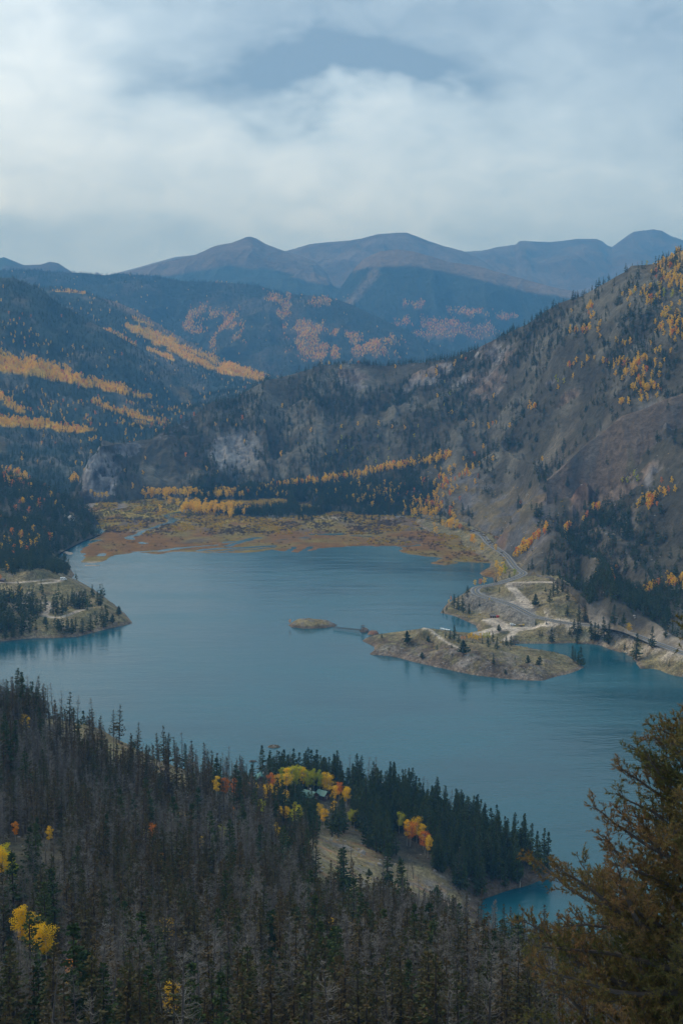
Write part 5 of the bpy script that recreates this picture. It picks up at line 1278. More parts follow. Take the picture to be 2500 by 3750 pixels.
GN = bpy.data.node_groups.new('set_on_points', 'GeometryNodeTree')
GN.interface.new_socket('Geometry', in_out='INPUT', socket_type='NodeSocketGeometry')
GN.interface.new_socket('Geometry', in_out='OUTPUT', socket_type='NodeSocketGeometry')
gn, gl = GN.nodes, GN.links
gi, go = gn.new('NodeGroupInput'), gn.new('NodeGroupOutput')
ip = gn.new('GeometryNodeInstanceOnPoints'); ci = gn.new('GeometryNodeCollectionInfo')
ci.inputs['Collection'].default_value = LIB; ci.inputs['Separate Children'].default_value = True; ci.inputs['Reset Children'].default_value = True
def attr(nm, tp):
    a = gn.new('GeometryNodeInputNamedAttribute'); a.data_type = tp; a.inputs['Name'].default_value = nm; return a.outputs['Attribute']
ip.inputs['Pick Instance'].default_value = True
gl.new(gi.outputs[0], ip.inputs['Points']); gl.new(ci.outputs[0], ip.inputs['Instance'])
gl.new(attr('tindex', 'INT'), ip.inputs['Instance Index'])
cx_ = gn.new('ShaderNodeCombineXYZ'); ro_ = attr('trot', 'FLOAT'); gl.new(ro_, cx_.inputs[2])
for k_, (m1, op_) in enumerate(((9.0, 'SINE'), (13.0, 'COSINE'))):
    a_ = gn.new('ShaderNodeMath'); a_.operation = 'MULTIPLY'; gl.new(ro_, a_.inputs[0]); a_.inputs[1].default_value = m1
    b_ = gn.new('ShaderNodeMath'); b_.operation = op_; gl.new(a_.outputs[0], b_.inputs[0])
    c_ = gn.new('ShaderNodeMath'); c_.operation = 'MULTIPLY'; gl.new(b_.outputs[0], c_.inputs[0]); c_.inputs[1].default_value = 0.05
    gl.new(c_.outputs[0], cx_.inputs[k_]); gl.new(cx_.outputs[0], ip.inputs['Rotation'])
gl.new(attr('tscale', 'FLOAT'), ip.inputs['Scale']); gl.new(ip.outputs[0], go.inputs[0])

def pick(key, y, j):
    near_limit = 1250
    kk = key if y < near_limit else key+'_lo'
    a = LIBI[kk]; return a[(j*7+3) % len(a)]
rest = {}
for cl, ids in groups.items():
    rest[cl] = [TREES[i] for i in ids if i not in single]
mass('spruce_forest', 'countless dark spruces covering the slopes', rest.get('spruce', []), pick, 0)
mass('dying_conifer_forest', 'countless brown dying conifers on the slopes', rest.get('dying', []), pick, 0)
mass('dead_conifer_forest', 'countless bare grey conifers on the slopes', rest.get('dead', []), pick, 0)
mass('aspen_woods', 'countless golden aspens on the mountain slopes', rest.get('aspen', []), pick, 0)

# ground cover: willow scrub of the delta, tufts on the shores, loose stones
def cover(name, label, patch, dens, hs, seed):
    res = scatter(patch, dens, seed=seed, margin=80)
    items = []
    for kind, P in res.items():
        lo, hi = hs.get(kind, hs['*']); s = rng.uniform(lo, hi, len(P))
        items += [(p[0], p[1], p[2], a, rng.uniform(0, 6.28), kind, '') for p, a in zip(P, s)]
    mass(name, label, items, lambda k, y, j: LIBI[k][j % len(LIBI[k])], 0)
    print(name, len(items))
def d_scrub(px, py, X, Y, Z, T, p):
    n, n2 = fbm(X/26, Y/50, 4, 401), fbm(X/40, Y/70, 3, 402)
    wet = sstep(0.25, 0.5, Z)
    up = sstep(1965, 1945, py); far_ = sstep(1925, 1890, py)
    right = np.maximum(blob(px, py, 1680, 1990, 120, 60), blob(px, py, 1500, 2000, 140, 30)*0.8)
    b = np.maximum(up*sstep(-0.15, 0.25, n+0.15*far_), 0.6*right*sstep(-.1, .2, n))*wet
    g = np.maximum.reduce([far_*sstep(-0.1, 0.3, n2+0.1), up*sstep(0.1, 0.4, n2)*0.6, right*sstep(-0.1, 0.3, n2)])*wet
    return {'shrub_brown': 0.055*b*(1-0.6*far_)+0.0012*wet, 'shrub_gold': 0.070*g, 'shrub_olive': 0.03*far_*sstep(0, .3, -n2)*wet, 'tuft_brown': 0.02*wet*sstep(1940, 1990, py)*sstep(0, .3, n)}
cover('willow_scrub', 'low brown and golden willow scrub across the delta', 'marsh', d_scrub, {'shrub_brown': (0.5, 1.0), '*': (0.5, 1.1)}, 20)
def d_tuft(px, py, X, Y, Z, T, p):
    k = road_clear(X, Y, 8); w = wetsd(p, 1, 3); n = fbm(X/15, Y/15, 3, 411)
    yl = np.maximum.reduce([blob(px, py, 2370, 2420, 60, 20), blob(px, py, 1760, 2312, 30, 6)*2, blob(px, py, 1700, 2250, 60, 14), blob(px, py, 1800, 2105, 40, 20)*2, blob(px, py, 2250, 2375, 50, 8), blob(px, py, 1930, 2352, 80, 4)*2])
    return {'tuft_brown': 0.014*k*w*sstep(-.1, .3, n), 'tuft_gold': (0.005*sstep(0, .3, -n)+0.03*yl)*k*w, 'shrub_olive': 0.005*k*w*sstep(-.1, .3, n), 'shrub_gold': 0.006*yl*k*w, 'stone': (0.008+0.12*np.clip(blob(px, py, 1700, 2435, 420, 45, 9), 0, 1)+0.03*(1-sstep(2, 6, p['sd'][:-1, :-1])))*k*sstep(-2, 1, p['sd'][:-1, :-1])*sstep(-.2, .3, n)}
hs_t = {'stone': (0.2, 0.9), 'shrub_olive': (0.25, 0.6), 'shrub_gold': (0.3, 0.7), '*': (0.5, 1.2)}
cover('shore_scrub', 'dry tufts, low shrubs and stones on the east shore', 'east_shore', d_tuft, hs_t, 21)
def d_tuft2(px, py, X, Y, Z, T, p):
    k = road_clear(X, Y, 3); w = wetsd(p, 1, 3); n = fbm(X/15, Y/15, 3, 421)
    return {'tuft_brown': 0.005*k*w*sstep(0, .3, n), 'tuft_gold': 0.004*sstep(0, .3, -n)*k*w, 'shrub_olive': 0.005*k*w, 'stone': 0.010*k*sstep(-2, 1, p['sd'][:-1, :-1])*(1-sstep(3, 10, p['sd'][:-1, :-1]))}
cover('peninsula_scrub', 'dry tufts, low shrubs and stones on the west peninsula', 'west_peninsula', d_tuft2, hs_t, 22)
def d_tuft3(px, py, X, Y, Z, T, p):
    w = wetsd(p, 0, 2); n = fbm(X/10, Y/10, 3, 431)
    kn = np.clip(np.maximum.reduce([blob(px, py, 1250, 3160, 160, 110, 20), blob(px, py, 1540, 3225, 140, 55, 15), blob(px, py, 1690, 3325, 80, 60, 35)])*1.3, 0, 1)
    ob = np.clip(band(px, py, [(200,2650),(330,2690),(450,2762),(560,2808),(720,2870)], [42,46,42,32,25]), 0, 1)
    bnk = sstep(0.3, 1.5, p['sd'][:-1, :-1])*(1-sstep(9, 14, p['sd'][:-1, :-1]))*(px > 1650)*(py < 3420)
    return {'tuft_gold': (0.05*kn+0.05*ob)*sstep(-.1, .3, n)*w+0.002*w, 'tuft_brown': (0.03*kn+0.02*ob)*sstep(-.1, .3, -n)*w, 'shrub_olive': 0.004*(kn+ob)*w+0.04*bnk, 'stone': (0.06*kn*sstep(0, .3, n)+0.003)*w, 'shrub_brown': 0.004*w*(1-kn)+0.03*bnk}
cover('hillside_scrub', 'dry grass tufts and stones on the near slope', 'near_hillside', d_tuft3, {'stone': (0.15, 0.8), 'shrub_olive': (0.2, 0.45), 'shrub_brown': (0.2, 0.5), '*': (0.3, 0.8)}, 23)
def d_mtuft(px, py, X, Y, Z, T, p):
    n = fbm(X/15, Y/15, 3, 441); k = sstep(10, 14, line_d(X, Y, ROADP)[0])*(py > 1650)*(px > 1500)
    g = np.maximum(blob(px, py, 1930, 1990, 90, 60, -40), blob(px, py, 2000, 1880, 150, 60, -40))
    return {'tuft_brown': 0.006*k*sstep(0, .3, n), 'shrub_olive': 0.0022*k*sstep(-0.1, .3, n), 'shrub_gold': 0.0008*k+0.002*g*k, 'stone': 0.002*k}
cover('mountain_scrub', 'low dry shrubs on the open lower mountainside', 'east_mountain', d_mtuft, {'stone': (0.4, 1.6), '*': (0.3, 0.8)}, 24)
print('masses', time.time()-T0)

# ------------------------------------------------------------------ big pines close to the viewpoint
def pine_mat():
    m, n, l, b = mat_new('pine_needles')
    at = n.new('ShaderNodeAttribute'); at.attribute_name = 'cover'
    l.new(at.outputs['Color'], b.inputs['Base Color']); b.inputs['Roughness'].default_value = 0.75; b.inputs['Specular IOR Level'].default_value = 0.1
    tr = n.new('ShaderNodeBsdfTranslucent'); l.new(at.outputs['Color'], tr.inputs['Color'])
    mx = n.new('ShaderNodeMixShader'); mx.inputs[0].default_value = 0.2
    l.new(b.outputs[0], mx.inputs[1]); l.new(tr.outputs[0], mx.inputs[2]); l.new(mx.outputs[0], n['Material Output'].inputs['Surface'])
    return m
M_pine = pine_mat(); M_pbark = simple('weathered_pine_bark', (0.065, 0.055, 0.048), 0.9, 0.4, 6.0)
def big_pine(seed, loc, h, prof, nl, label, pal, wpal, dens=1.0, nlen=0.085, nwid=0.0075, limbz=(0.05, 0.97), up=0.35, side=None):
    """prof(t) gives limb length at height fraction t"""
    r = np.random.default_rng(seed)
    root = empty('pine_tree', loc, 0, label=label, cat='pine')
    k = 9; ts = np.linspace(0, 1, k+1)
    ax = np.stack([0.25*np.sin(ts*3+seed), 0.2*np.cos(ts*2.3+seed), h*ts], -1)
    def axis(t): return np.array([np.interp(t, ts, ax[:, i]) for i in range(3)])
    rr = 0.016*h*(1-ts)**0.8+0.02
    v, f = joinm([tubes(ax[i:i+1], ax[i+1:i+2], rr[i], rr[i+1], 8) for i in range(k)])
    obj('trunk', mesh_np('trunk', v, f, M_pbark), root)
    wood, Tp, Td, Tl, Tc = [], [], [], [], []
    for i in range(nl):
        t = limbz[0]+(limbz[1]-limbz[0])*(i+r.random())/nl
        ang = i*2.4+r.normal()*0.5
        if side is not None and r.random() < 0.45: ang = side+r.normal()*0.7
        Lm = prof(t)*(0.72+0.4*r.random())
        p = axis(t); el = 0.15+0.3*t+r.normal()*0.15
        el -= 0.05*max(Lm-2, 0)
        d = np.array([math.cos(ang)*math.cos(el), math.sin(ang)*math.cos(el), math.sin(el)])
        n = max(4, int(Lm/0.28)); pts = [p]
        for j in range(n):
            d = norm(d+np.array([0, 0, up*0.25])+r.normal(size=3)*0.12); p = p+d*Lm/n; pts.append(p)
        pts = np.array(pts); rad = 0.012+0.020*Lm*(1-np.linspace(0, 1, n+1))**0.9
        wood.append(tubes(pts[:-1], pts[1:], rad[:-1], rad[1:], 5))
        limb_tint = r.random()
        for j in range(1, n+1):
            fr = j/n
            for q in range(3 if j < n else 4):
                sl = (0.25+0.40*Lm*(1-fr)*0.6+0.25*r.random())*1.0
                sdv = norm(np.cross(pts[j]-pts[j-1], r.normal(size=3)))
                sd2 = norm(sdv*0.8+norm(pts[j]-pts[j-1])*0.75+np.array([0, 0, 0.35]))
                a = pts[j]-(pts[j]-pts[j-1])*r.random(); b = a+sd2*sl*0.55; sd3 = norm(sd2+np.array([0, 0, up*0.8])+r.normal(size=3)*0.2); c = b+sd3*sl*0.45
                wood.append(tubes(np.array([a, b]), np.array([b, c]), np.array([0.010, 0.007]), np.array([0.007, 0.004]), 3))
                nt = max(2, int(sl/0.060*dens))
                for m_ in range(nt):
                    ff = 0.2+0.8*(m_+r.random())/nt
                    s0 = a+(b-a)*min(ff/0.55, 1)+(c-b)*max(0, (ff-0.55)/0.45)
                    td = norm(sd3*0.9+np.array([0, 0, 0.22])+r.normal(size=3)*0.75)
                    Tp.append(s0); Td.append(td); Tl.append(0.06+0.10*r.random()); Tc.append(0.6*limb_tint+0.4*r.random()+0.25*fr-0.12)
    Tp, Td, Tl, Tc = map(np.array, (Tp, Td, Tl, Tc))
    wood.append(tubes(Tp, Tp+Td*Tl[:, None], 0.004, 0.003, 3))
    v, f = joinm(wood); obj('branches', mesh_np('branches', v, f, M_pbark), root)
    K = 17
    m = len(Tp); fr = r.random((m, K))*0.85+0.15
    P = (Tp[:, None]+Td[:, None]*(Tl[:, None]*fr)[..., None]).reshape(-1, 3)
    D = norm(np.repeat(Td, K, 0)*1.0+r.normal(size=(m*K, 3))*0.65)
    sdn = norm(np.cross(D, r.normal(size=(m*K, 3))))*nwid; ln_ = (nlen*(0.7+0.5*r.random(m*K)))[:, None]
    V = np.stack([P-sdn, P+sdn, P+D*ln_], 1).reshape(-1, 3); F = np.arange(3*m*K).reshape(-1, 3)
    pal = np.array(pal); cidx = np.clip(np.repeat(Tc, K), 0, 0.999)*(len(pal)-1); i0 = cidx.astype(int); w = (cidx-i0)[:, None]
    col = (pal[i0]*(1-w)+pal[np.minimum(i0+1, len(pal)-1)]*w)*(0.75+0.5*r.random((m*K, 1)))
    col = np.repeat(col, 3, 0)
    obj('needles', mesh_np('needles', V, F, M_pine, col, smooth=False), root)
    print('pine', m*K)
    return root
def at_px(xs, D, z): return (xat(xs, D, z), D, z)
PAL = [(0.068,0.080,0.026),(0.112,0.112,0.036),(0.155,0.125,0.042),(0.19,0.120,0.046),(0.22,0.118,0.054)]
big_pine(3, at_px(2515, 34, 256.5), 14.3, lambda t: np.interp(t, [0, .3, .47, .55, .63, .70, .80, .88, .95, 1], [4.0, 4.4, 4.8, 4.7, 3.4, 2.7, 2.3, 1.8, 1.0, 0.4]), 80, 'big rusty brown pine filling the lower right corner', PAL, None, side=math.pi, limbz=(0.28, 0.985), dens=0.9, up=0.15)
big_pine(5, at_px(2705, 27, 257.0), 19.0, lambda t: np.interp(t, [0, .6, .70, .78, .86, 1], [1.3, 1.6, 2.0, 2.15, 2.2, 0.9]), 36, 'pine whose thin branches reach in at the right edge', PAL, None, side=math.pi, limbz=(0.60, 0.91), dens=0.7)
big_pine(8, at_px(2120, 52, 243.0), 9.6, lambda t: np.interp(t, [0, .5, .85, 1], [2.0, 1.7, 0.8, 0.3]), 46, 'smaller olive green pine below the big brown pine', [(0.040,0.050,0.014),(0.07,0.07,0.018),(0.10,0.085,0.022)], None, dens=0.9, nlen=0.09, nwid=0.008, limbz=(0.2, 0.985))
big_pine(13, at_px(2330, 42, 249.0), 9.0, lambda t: np.interp(t, [0, .5, .85, 1], [2.2, 2.0, 1.0, 0.3]), 40, 'rust and olive pine crown at the bottom edge under the big pine', PAL[:4], None, dens=0.9, nlen=0.08, nwid=0.007, limbz=(0.2, 0.985))
print('pines', time.time()-T0)

# ------------------------------------------------------------------ roads
M_asph = simple('worn_asphalt', (0.10, 0.105, 0.11), 0.85, 0.2, 0.5)
M_line_y = simple('yellow_road_paint', (0.55, 0.40, 0.08), 0.7, 0.15)
M_line_w = simple('white_road_paint', (0.62, 0.62, 0.60), 0.7, 0.15)
M_shoulder = simple('gravel_shoulder', (0.22, 0.20, 0.175), 0.95, 0.25, 1.0)
def ribbon(name, pts, offs, dz, mat, kind='structure', label=None, parent=None):
    P = np.array([tuple(p) for p in pts]); t = np.gradient(P[:, :2], axis=0); t = t/np.linalg.norm(t, axis=1, keepdims=True); n = np.stack([-t[:, 1], t[:, 0]], -1)
    V = []
    for o in offs: V.append(np.concatenate([P[:, :2]+n*o, P[:, 2:]+dz], 1))
    V = np.stack(V, 1); m, k = V.shape[:2]
    idx = np.arange(m*k).reshape(m, k)
    F = np.stack([idx[:-1, :-1], idx[:-1, 1:], idx[1:, 1:], idx[1:, :-1]], -1).reshape(-1, 4)
    o = obj(name, mesh_np(name, V.reshape(-1, 3), F, mat), parent)
    if parent is None: tag(o, label, None, kind=kind)
    return o
RS = [p for p in ROAD]
ribbon('road_shoulder', RS, [-5.1, 0, 5.1], 0.10, M_shoulder, label='pale gravel edge of the lake road')
rd_ = ribbon('road', RS, [-4.1, 0, 4.1], 0.16, M_asph, label='two lane asphalt road curving along the east shore')
for o_ in (-0.22, 0.10): ribbon('centre_line', RS, [o_, o_+0.16], 0.20, M_line_y, parent=rd_)
for o_ in (-3.7, 3.5): ribbon('edge_line', RS, [o_, o_+0.2], 0.20, M_line_w, parent=rd_)

# ------------------------------------------------------------------ islets
def islet(name, label, xs, ys, rx, ry, h, seed, cat='islet', colA=None, skew=0.0, floorz=-2.0):
    cx, cy, _ = Wz(xs, ys, 0)
    n = 56; gx = np.linspace(-1.35, 1.35, n); X, Y = np.meshgrid(gx, gx)
    ang = np.arctan2(Y, X); rad = np.hypot(X, Y)
    edge = 1+0.18*fbm(np.cos(ang)*1.6+seed, np.sin(ang)*1.6, 3, seed)
    q = np.clip(1-rad/edge, -0.5, 1)
    nz = fbm(X*3+seed, Y*3, 4, seed+1)
    Z = np.where(q > 0, h*np.minimum(1, (q*2.2)**0.75)*(1+skew*X)*(0.85+0.35*nz), q*6)+0.12*h*fbm(X*8, Y*8, 3, seed+2)
    Z = np.maximum(Z, floorz)
    V = np.stack([X*rx, Y*ry, Z], -1)
    c = mixc((GRASS if colA is None else colA)*np.ones(X.shape+(3,)), ROCK, sstep(0.0, 0.35, nz)); c = mixc(c, BROWN*0.8, (Z < h*0.30)*1.0)
    idx = np.arange(n*n).reshape(n, n); F = np.stack([idx[:-1, :-1], idx[:-1, 1:], idx[1:, 1:], idx[1:, :-1]], -1).reshape(-1, 4)
    o = obj(name, mesh_np(name, V.reshape(-1, 3), F, M_near, c.reshape(-1, 3))); o.location = (cx, cy, 0)
    return tag(o, label, cat)
isl = islet('islet', 'low grassy islet at the far end of the footbridge', 1140, 2291, 24, 15, 6.5, 3, skew=-0.25)
islet('islet', 'small tawny rock islet out in the open lake', 1002, 2735, 4.4, 3.2, 1.3, 5, colA=np.array((0.085,0.065,0.03)))
islet('rock', 'tiny dark rock awash behind the cabin spruces', 927, 2789, 2.6, 1.8, 0.9, 6, cat='rock', colA=ROCK*0.3)
islet('rock_stack', 'brown rock carrying the timber tower of the footbridge', 1334, 2312, 4.2, 6.0, 3.2, 7, cat='rock', colA=BROWN)
islet('rock_stack', 'rust brown rock between the tower rock and headland', 1366, 2322, 5.5, 6.5, 3.4, 9, cat='rock', colA=RED*1.2)
def onto(xs, ys, z):   # a point at known height
    return Vector(Wz(xs, ys, z))
q = onto(1061, 2288, 2.0); place_tree(q.x, q.y, 2.0, 6.0/12, 0.3, 'orange', 'small orange aspen on the left end of the islet')
for i_, (a, b, hh) in enumerate([(1165, 2289, 1.6), (1185, 2292, 1.6), (1210, 2297, 1.4)]):
    q = onto(a, b, 3.0-i_*0.6); place_tree(q.x, q.y, 3.0-i_*0.8, hh/18, i_, 'spruce', 'tiny %s sapling on the islet' % ['first', 'second', 'third'][i_], 'saplings on the islet')

# ------------------------------------------------------------------ built things
M_wood = simple('dark_weathered_timber', (0.07, 0.055, 0.045), 0.9, 0.3, 2.0)
M_greyw = simple('grey_dock_boards', (0.26, 0.25, 0.235), 0.9, 0.25, 1.0)
M_white = simple('white_paint', (0.78, 0.78, 0.76), 0.4, 0.05, 1.0, spec=0.5)
M_glassd = simple('dark_window_glass', (0.03, 0.035, 0.04), 0.1, 0.1, 1.0, spec=0.6)
M_rubber = simple('black_tyre_rubber', (0.03, 0.03, 0.03), 0.9, 0.1)
M_roofb = simple('grey_brown_roofing', (0.16, 0.14, 0.13), 0.8, 0.2)
M_teal = simple('teal_metal_roofing', (0.055, 0.17, 0.155), 0.5, 0.12, 0.6)
M_log = simple('brown_log_wall', (0.085, 0.045, 0.028), 0.85, 0.3, 2.0)
M_redp = simple('red_painted_metal', (0.45, 0.05, 0.035), 0.5, 0.1)
M_tan = simple('tan_boards', (0.36, 0.26, 0.15), 0.8, 0.2)
M_yel = simple('yellow_painted_metal', (0.60, 0.42, 0.06), 0.6, 0.1)
M_pale = simple('pale_concrete', (0.45, 0.43, 0.40), 0.9, 0.15)

def camper(loc, rz, label):
    t = empty('camper_van', loc, rz, label=label, cat='camper van')
    b = MB().prism([(-3.3,0.5),(3.3,0.5),(3.35,1.3),(2.6,1.55),(2.1,2.3),(2.0,2.95),(-3.2,3.05),(-3.35,2.7)], -1.1, 1.1, 'y')
    b.v = [(x, y, z) for (x, y, z) in b.v]
    b.build('body', M_white, t, 0.06)
    MB().prism([(2.22,2.2),(2.66,1.6),(2.62,1.55),(2.15,2.15)], -0.95, 0.95, 'y').build('windscreen', M_glassd, t)
    for s_ in (-1, 1):
        for x0, x1 in ((-2.7, -1.7), (-1.2, -0.2), (1.2, 2.0)):
            MB().box(x0, x1, s_*1.10-0.03, s_*1.10+0.03, 1.6, 2.25).build('window', M_glassd, t)
        for x in (-2.0, 2.3):
            MB().tube((x, s_*0.88, 0.42), (x, s_*1.12, 0.42), 0.42, n=14).build('wheel', M_rubber, t)
    MB().box(-1.4, -0.6, -0.4, 0.4, 3.0, 3.2).build('roof_vent', M_white, t)
    return t
def gp(xs, ys):
    g = hit(xs, ys); return Vector((g.x, g.y, gz(g.x, g.y)))
q = gp(233, 2124); camper(q+Vector((0, 0, -0.05)), 0.15, 'white camper van parked at the end of the west peninsula track')
q = gp(1876, 2291)
t = empty('pickup_truck', q, 0.10, label='white pickup with a camper shell in the gravel parking lot', cat='pickup')
MB().prism([(-2.9,0.5),(2.9,0.5),(2.95,1.1),(1.7,1.25),(1.1,1.85),(-0.2,1.9),(-0.25,2.35),(-2.8,2.35),(-2.9,1.2)], -0.95, 0.95, 'y').build('body', M_white, t, 0.05)
for s_ in (-1, 1):
    MB().box(-0.1, 1.0, s_*0.95-0.03, s_*0.95+0.03, 1.3, 1.75).build('side_window', M_glassd, t)
    MB().box(-2.4, -0.9, s_*0.95-0.03, s_*0.95+0.03, 1.6, 2.05).build('side_window', M_glassd, t)
    for x in (-1.9, 1.9): MB().tube((x, s_*0.75, 0.4), (x, s_*0.98, 0.4), 0.4, n=14).build('wheel', M_rubber, t)
MB().prism([(1.2,1.85),(1.75,1.27),(1.70,1.22),(1.13,1.80)], -0.85, 0.85, 'y').build('windscreen', M_glassd, t)

q = gp(1803, 2263)
t = empty('restroom_hut', q, 0.25, label='small brown restroom hut with a low gable roof', cat='hut')
MB().box(-2.6, 2.6, -1.7, 1.7, 0, 2.4).build('wall', M_log, t)
MB().prism([(-2.3,2.35),(0,3.3),(2.3,2.35),(2.3,2.5),(0,3.5),(-2.3,2.5)], -3.1, 3.1).build('roof', M_roofb, t)
MB().box(-1.6, -0.7, -1.76, -1.69, 0, 2.05).build('door', M_tan, t)
MB().box(0.7, 1.6, -1.76, -1.69, 0, 2.05).build('door', M_tan, t)
MB().tube((1.9, 0.8, 2.4), (1.9, 0.8, 4.2), 0.14).build('vent_pipe', M_rubber, t)
q = gp(1821, 2261)
t = empty('container', q, 0.2, label='small red container beside the restroom hut', cat='container')
MB().prism([(-1.0,0.15),(1.0,0.15),(1.1,1.5),(0.5,1.9),(-1.1,1.9)], -1.2, 1.2).build('body', M_redp, t, 0.05)
MB().prism([(-1.15,1.92),(0.52,1.92),(1.16,1.5),(1.2,1.58),(0.55,2.02),(-1.15,2.02)], -1.25, 1.25).build('lid', M_redp, t)
q = gp(1908, 2293)
t = empty('flatbed_trailer', q, 0.1, label='tan loaded trailer with a yellow end right of the pickup', cat='trailer')
MB().box(-3.0, 3.0, -1.1, 1.1, 0.6, 0.8).build('bed', M_wood, t)
MB().box(-2.8, 0.8, -1.0, 1.0, 0.8, 1.7).build('load', M_tan, t, 0.04)
MB().box(1.1, 2.7, -0.9, 0.9, 0.8, 2.0).build('box', M_yel, t, 0.04)
for s_ in (-1, 1):
    for x in (-0.9, 0.1): MB().tube((x, s_*0.95, 0.38), (x, s_*1.18, 0.38), 0.38, n=12).build('wheel', M_rubber, t)

def pole(xs, ys, h, label, arm=True):
    q = gp(xs, ys); t = empty('utility_pole', q, 0.4, label=label, cat='pole', group='utility poles')
    MB().tube((0,0,-0.3), (0,0,h), 0.17, 0.11).build('post', M_wood, t)
    if arm:
        MB().box(-1.2, 1.2, -0.07, 0.07, h-0.9, h-0.74).build('crossarm', M_wood, t)
        for x in (-1.1, 0, 1.1): MB().tube((x, 0, h-0.74), (x, 0, h-0.5), 0.06).build('insulator', M_pale, t)
pole(1927, 2168, 12, 'wooden utility pole standing inside the gravel turnout loop')
pole(2050, 2291, 8.5, 'short utility pole beside the lake road')
pole(2250, 2356, 7.5, 'utility pole among the spruces by the inlet')
pole(1862, 2293, 3.0, 'thin post at the left of the white pickup', arm=False)

# footbridge with its timber tower
A, B = onto(1222, 2299, 1.6), onto(1327, 2309, 2.6)
ln = (B-A).length; rz = math.atan2(B.y-A.y, B.x-A.x)
t = empty('footbridge', A, rz, label='long low timber footbridge from the islet to the tower rock', cat='footbridge')
np_ = 14
for i in range(int(ln/0.9)):
    x = i*0.9; MB().box(x, x+0.82, -0.9, 0.9, 0.0+x/ln*(B.z-A.z), 0.14+x/ln*(B.z-A.z)).build('plank', M_wood, t)
for s_ in (-1, 1):
    m = MB(); m.tube((0, s_*0.92, 1.0), (ln, s_*0.92, 1.0+B.z-A.z), 0.07, n=5); m.tube((0, s_*0.92, 0.5), (ln, s_*0.92, 0.5+B.z-A.z), 0.05, n=5)
    m.build('railing', M_wood, t)
for i in range(np_+1):
    x = ln*i/np_; dz_ = x/ln*(B.z-A.z)
    for s_ in (-1, 1): MB().tube((x, s_*0.95, -3.0), (x, s_*0.95, 1.1+dz_), 0.12, n=6).build('post', M_wood, t)
t = empty('bridge_tower', onto(1327, 2307, 2.9), rz, label='dark timber tower frame on the rock at the end of the footbridge', cat='tower')
for x in (-0.8, 1.6):
    for y in (-1.1, 1.1): MB().tube((x, y, -0.8), (x, y*0.8, 4.6), 0.2, 0.16, n=6).build('post', M_wood, t)
for z_ in (2.2, 4.3): MB().box(-1.1, 1.9, -1.2, 1.2, z_, z_+0.28).build('crossbeam', M_wood, t)

# docks and boats in the bay behind the headland
A, B = onto(1645, 2317, 0.45), onto(1712, 2327, 0.45); ln = (B-A).length; rz = math.atan2(B.y-A.y, B.x-A.x)
t = empty('dock', A, rz, label='grey plank dock in the bay behind the headland', cat='dock')
for i in range(int(ln/0.8)): MB().box(i*0.8, i*0.8+0.74, -1.2, 1.2, 0, 0.15).build('plank', M_greyw, t)
for i in range(8):
    for s_ in (-1, 1): MB().tube((ln*i/7.0, s_*1.3, -2.2), (ln*i/7.0, s_*1.3, 1.1), 0.13, n=6).build('piling', M_wood, t)
for i, (a, b, lb) in enumerate([(1616, 2309, 'leftmost white pontoon boat moored off the headland'), (1627, 2312, 'middle white pontoon boat moored off the headland'), (1638, 2314, 'white pontoon boat moored against the grey dock')]):
    t = empty('pontoon_boat', onto(a, b, 0.1), -0.3, label=lb, cat='boat', group='moored pontoon boats')
    for s_ in (-1, 1): MB().tube((-3, s_*0.9, 0.2), (3, s_*0.9, 0.2), 0.32, n=8).build('pontoon', M_white, t)
    MB().box(-2.9, 2.7, -1.2, 1.2, 0.5, 0.65).build('deck', M_pale, t)
    MB().box(-1.4, 2.2, -1.2, 1.2, 2.2, 2.32).build('canopy', M_white, t)
    for x in (-1.3, 2.1):
        for s_ in (-1, 1): MB().tube((x, s_*1.1, 0.6), (x, s_*1.1, 2.2), 0.04, n=5).build('canopy_post', M_greyw, t)
A, B = onto(1998, 2388, 1.0), onto(2040, 2393, 0.2); ln = (B-A).length; rz = math.atan2(B.y-A.y, B.x-A.x)
t = empty('boat_ramp', A, rz, label='dark sloping timber ramp lying in the sheltered inlet', cat='ramp')
for i in range(int(ln/0.7)): MB().box(i*0.7, i*0.7+0.64, -1.3, 1.3, -i*0.7/ln*0.8, 0.2-i*0.7/ln*0.8).build('plank', M_wood, t)
for s_ in (-1, 1): MB().tube((0, s_*1.2, 0.3), (ln, s_*1.2, -0.4), 0.12, n=6).build('rail', M_wood, t)
t = empty('rowing_boat', onto(1395, 2871, 0.0), 1.1, label='tiny pale boat on the lake beyond the wooded point', cat='boat')
MB().prism([(-0.75,0.45),(-0.5,-0.1),(0.5,-0.1),(0.75,0.45)], -1.6, 1.6).build('hull', M_white, t, 0.05)
MB().box(-0.2, 0.2, -0.5, 0.5, 0.45, 1.3).build('seat', simple('pink_fabric', (0.6, 0.25, 0.25), 0.8), t, 0.05)

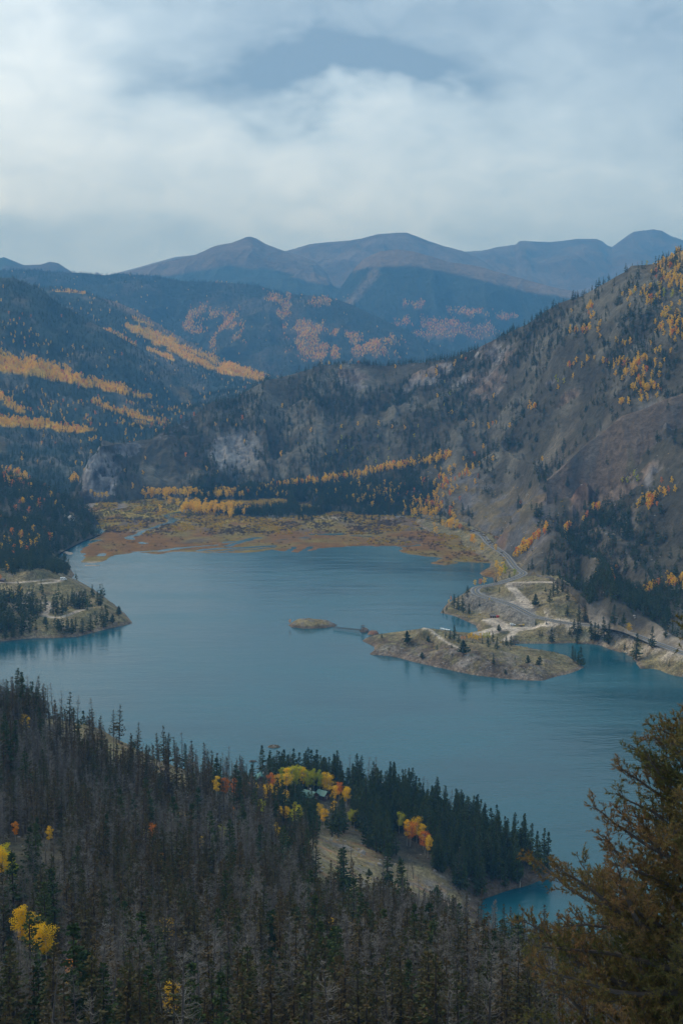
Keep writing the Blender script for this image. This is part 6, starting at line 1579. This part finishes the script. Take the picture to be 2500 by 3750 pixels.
# cabins among the trees of the near shore
def cabin(xs, ys, w, d, hw, hr, rz, wallm, roofm, label, dz=0.0, chim=False):
    g = hit(xs, ys); z = max(gz(g.x, g.y), 0.3)
    t = empty('cabin', (g.x, g.y, z-0.2+dz), rz, label=label, cat='cabin')
    MB().box(-w/2, w/2, -d/2, d/2, -0.5, hw).build('wall', wallm, t)
    MB().prism([(-w/2,hw-0.02),(0,hw+hr-0.02),(w/2,hw-0.02)], -d/2, d/2, 'y').build('gable', wallm, t)
    e = 0.6
    for s_ in (-1, 1):
        MB().prism([(0,hw+hr+0.02),(0,hw+hr+0.22),(s_*(w/2+e),hw-hr*e/(w/2)+0.2),(s_*(w/2+e),hw-hr*e/(w/2))], -d/2-0.7, d/2+0.7, 'y').build('roof_slope', roofm, t)
    for x in (-w/4, w/4):
        f_ = MB().box(x-0.55, x+0.55, -d/2-0.05, -d/2+0.02, 1.0, 2.1).build('window', M_pale, t)
        MB().box(x-0.45, x+0.45, -d/2-0.07, -d/2-0.04, 1.1, 2.0).build('pane', M_glassd, f_)
    MB().box(-0.45, 0.45, -d/2-0.06, -d/2+0.02, 0, 2.0).build('door', M_tan, t)
    if chim: MB().box(w*0.2, w*0.2+0.7, 0.5, 1.2, hw, hw+hr+1.0).build('chimney', M_pale, t)
    return t
cabin(955, 2868, 6.6, 8, 3.2, 2.4, 0.12, M_log, M_teal, 'brown log cabin with green edged gable roof by the lake', 0.4, True)
cabin(1003, 2850, 8, 9, 2.6, 2.2, 1.2, M_log, M_teal, 'cabin with turquoise roof behind the tall thin spruce', 0.5)
cabin(1134, 2932, 6.5, 8, 3.0, 2.4, 0.9, M_log, M_teal, 'larger teal roofed cabin below the golden grove', 0.8, True)
cabin(1182, 2926, 5, 6, 2.8, 2.0, 0.9, M_log, M_teal, 'smaller teal roofed cabin to the right of its twin', 0.6)
cabin(10, 2129, 4, 5, 2.2, 1.2, 1.3, M_log, M_roofb, 'small brown shed at the start of the peninsula track')
cabin(262, 1906, 8, 10, 3.5, 3.0, 0.5, M_pale, M_pale, 'pale house on the wooded west shore hill', 1.0)
# boulders and a bleached log
def boulder(xs, ys, w, label):
    g = gp(xs, ys); o = obj('boulder', rock_v[int(xs) % 3]); o.location = (g.x, g.y, g.z+w*0.15); o.scale = (w, w*0.8, w*1.15); o.rotation_euler = (0, 0, xs)
    tag(o, label, 'boulder', 'boulders on the knoll')
for a, b, w, lb in [(1327, 3125, 2.0, 'largest grey boulder on the right brow of the knoll'), (1312, 3112, 1.1, 'grey boulder just left of the largest one'), (1388, 3168, 1.5, 'grey boulder lower on the right side of the knoll'), (1195, 3082, 0.8, 'pale boulder on the top left skyline of the knoll'),
                    (1210, 3078, 1.0, 'taller pale boulder on the knoll top'), (1235, 3078, 0.8, 'small pale boulder along the knoll top'), (1262, 3082, 0.9, 'pale boulder on the right of the knoll top'), (1375, 3220, 1.3, 'mossy boulder among scrub on the knoll flank'), (1590, 3190, 1.0, 'low boulder on the bare clearing beside the bay')]:
    boulder(a, b, w, lb)
q = gp(1902, 3250); o = MB().tube((0,0,-0.3), (0.25,0,4.2), 0.16, 0.06, n=7).tube((0.1,0,1.8), (0.9,0.2,2.5), 0.05, 0.02, n=5).tube((0.15,0,2.6), (-0.5,0.1,3.2), 0.05, 0.02, n=5).build('bleached_snag', simple('bleached_wood', (0.55, 0.50, 0.42), 0.8)); o.location = (q.x, q.y, max(q.z, 0)); tag(o, 'short bleached white snag at the water edge of the bay', 'dead tree')
print('done', time.time()-T0)
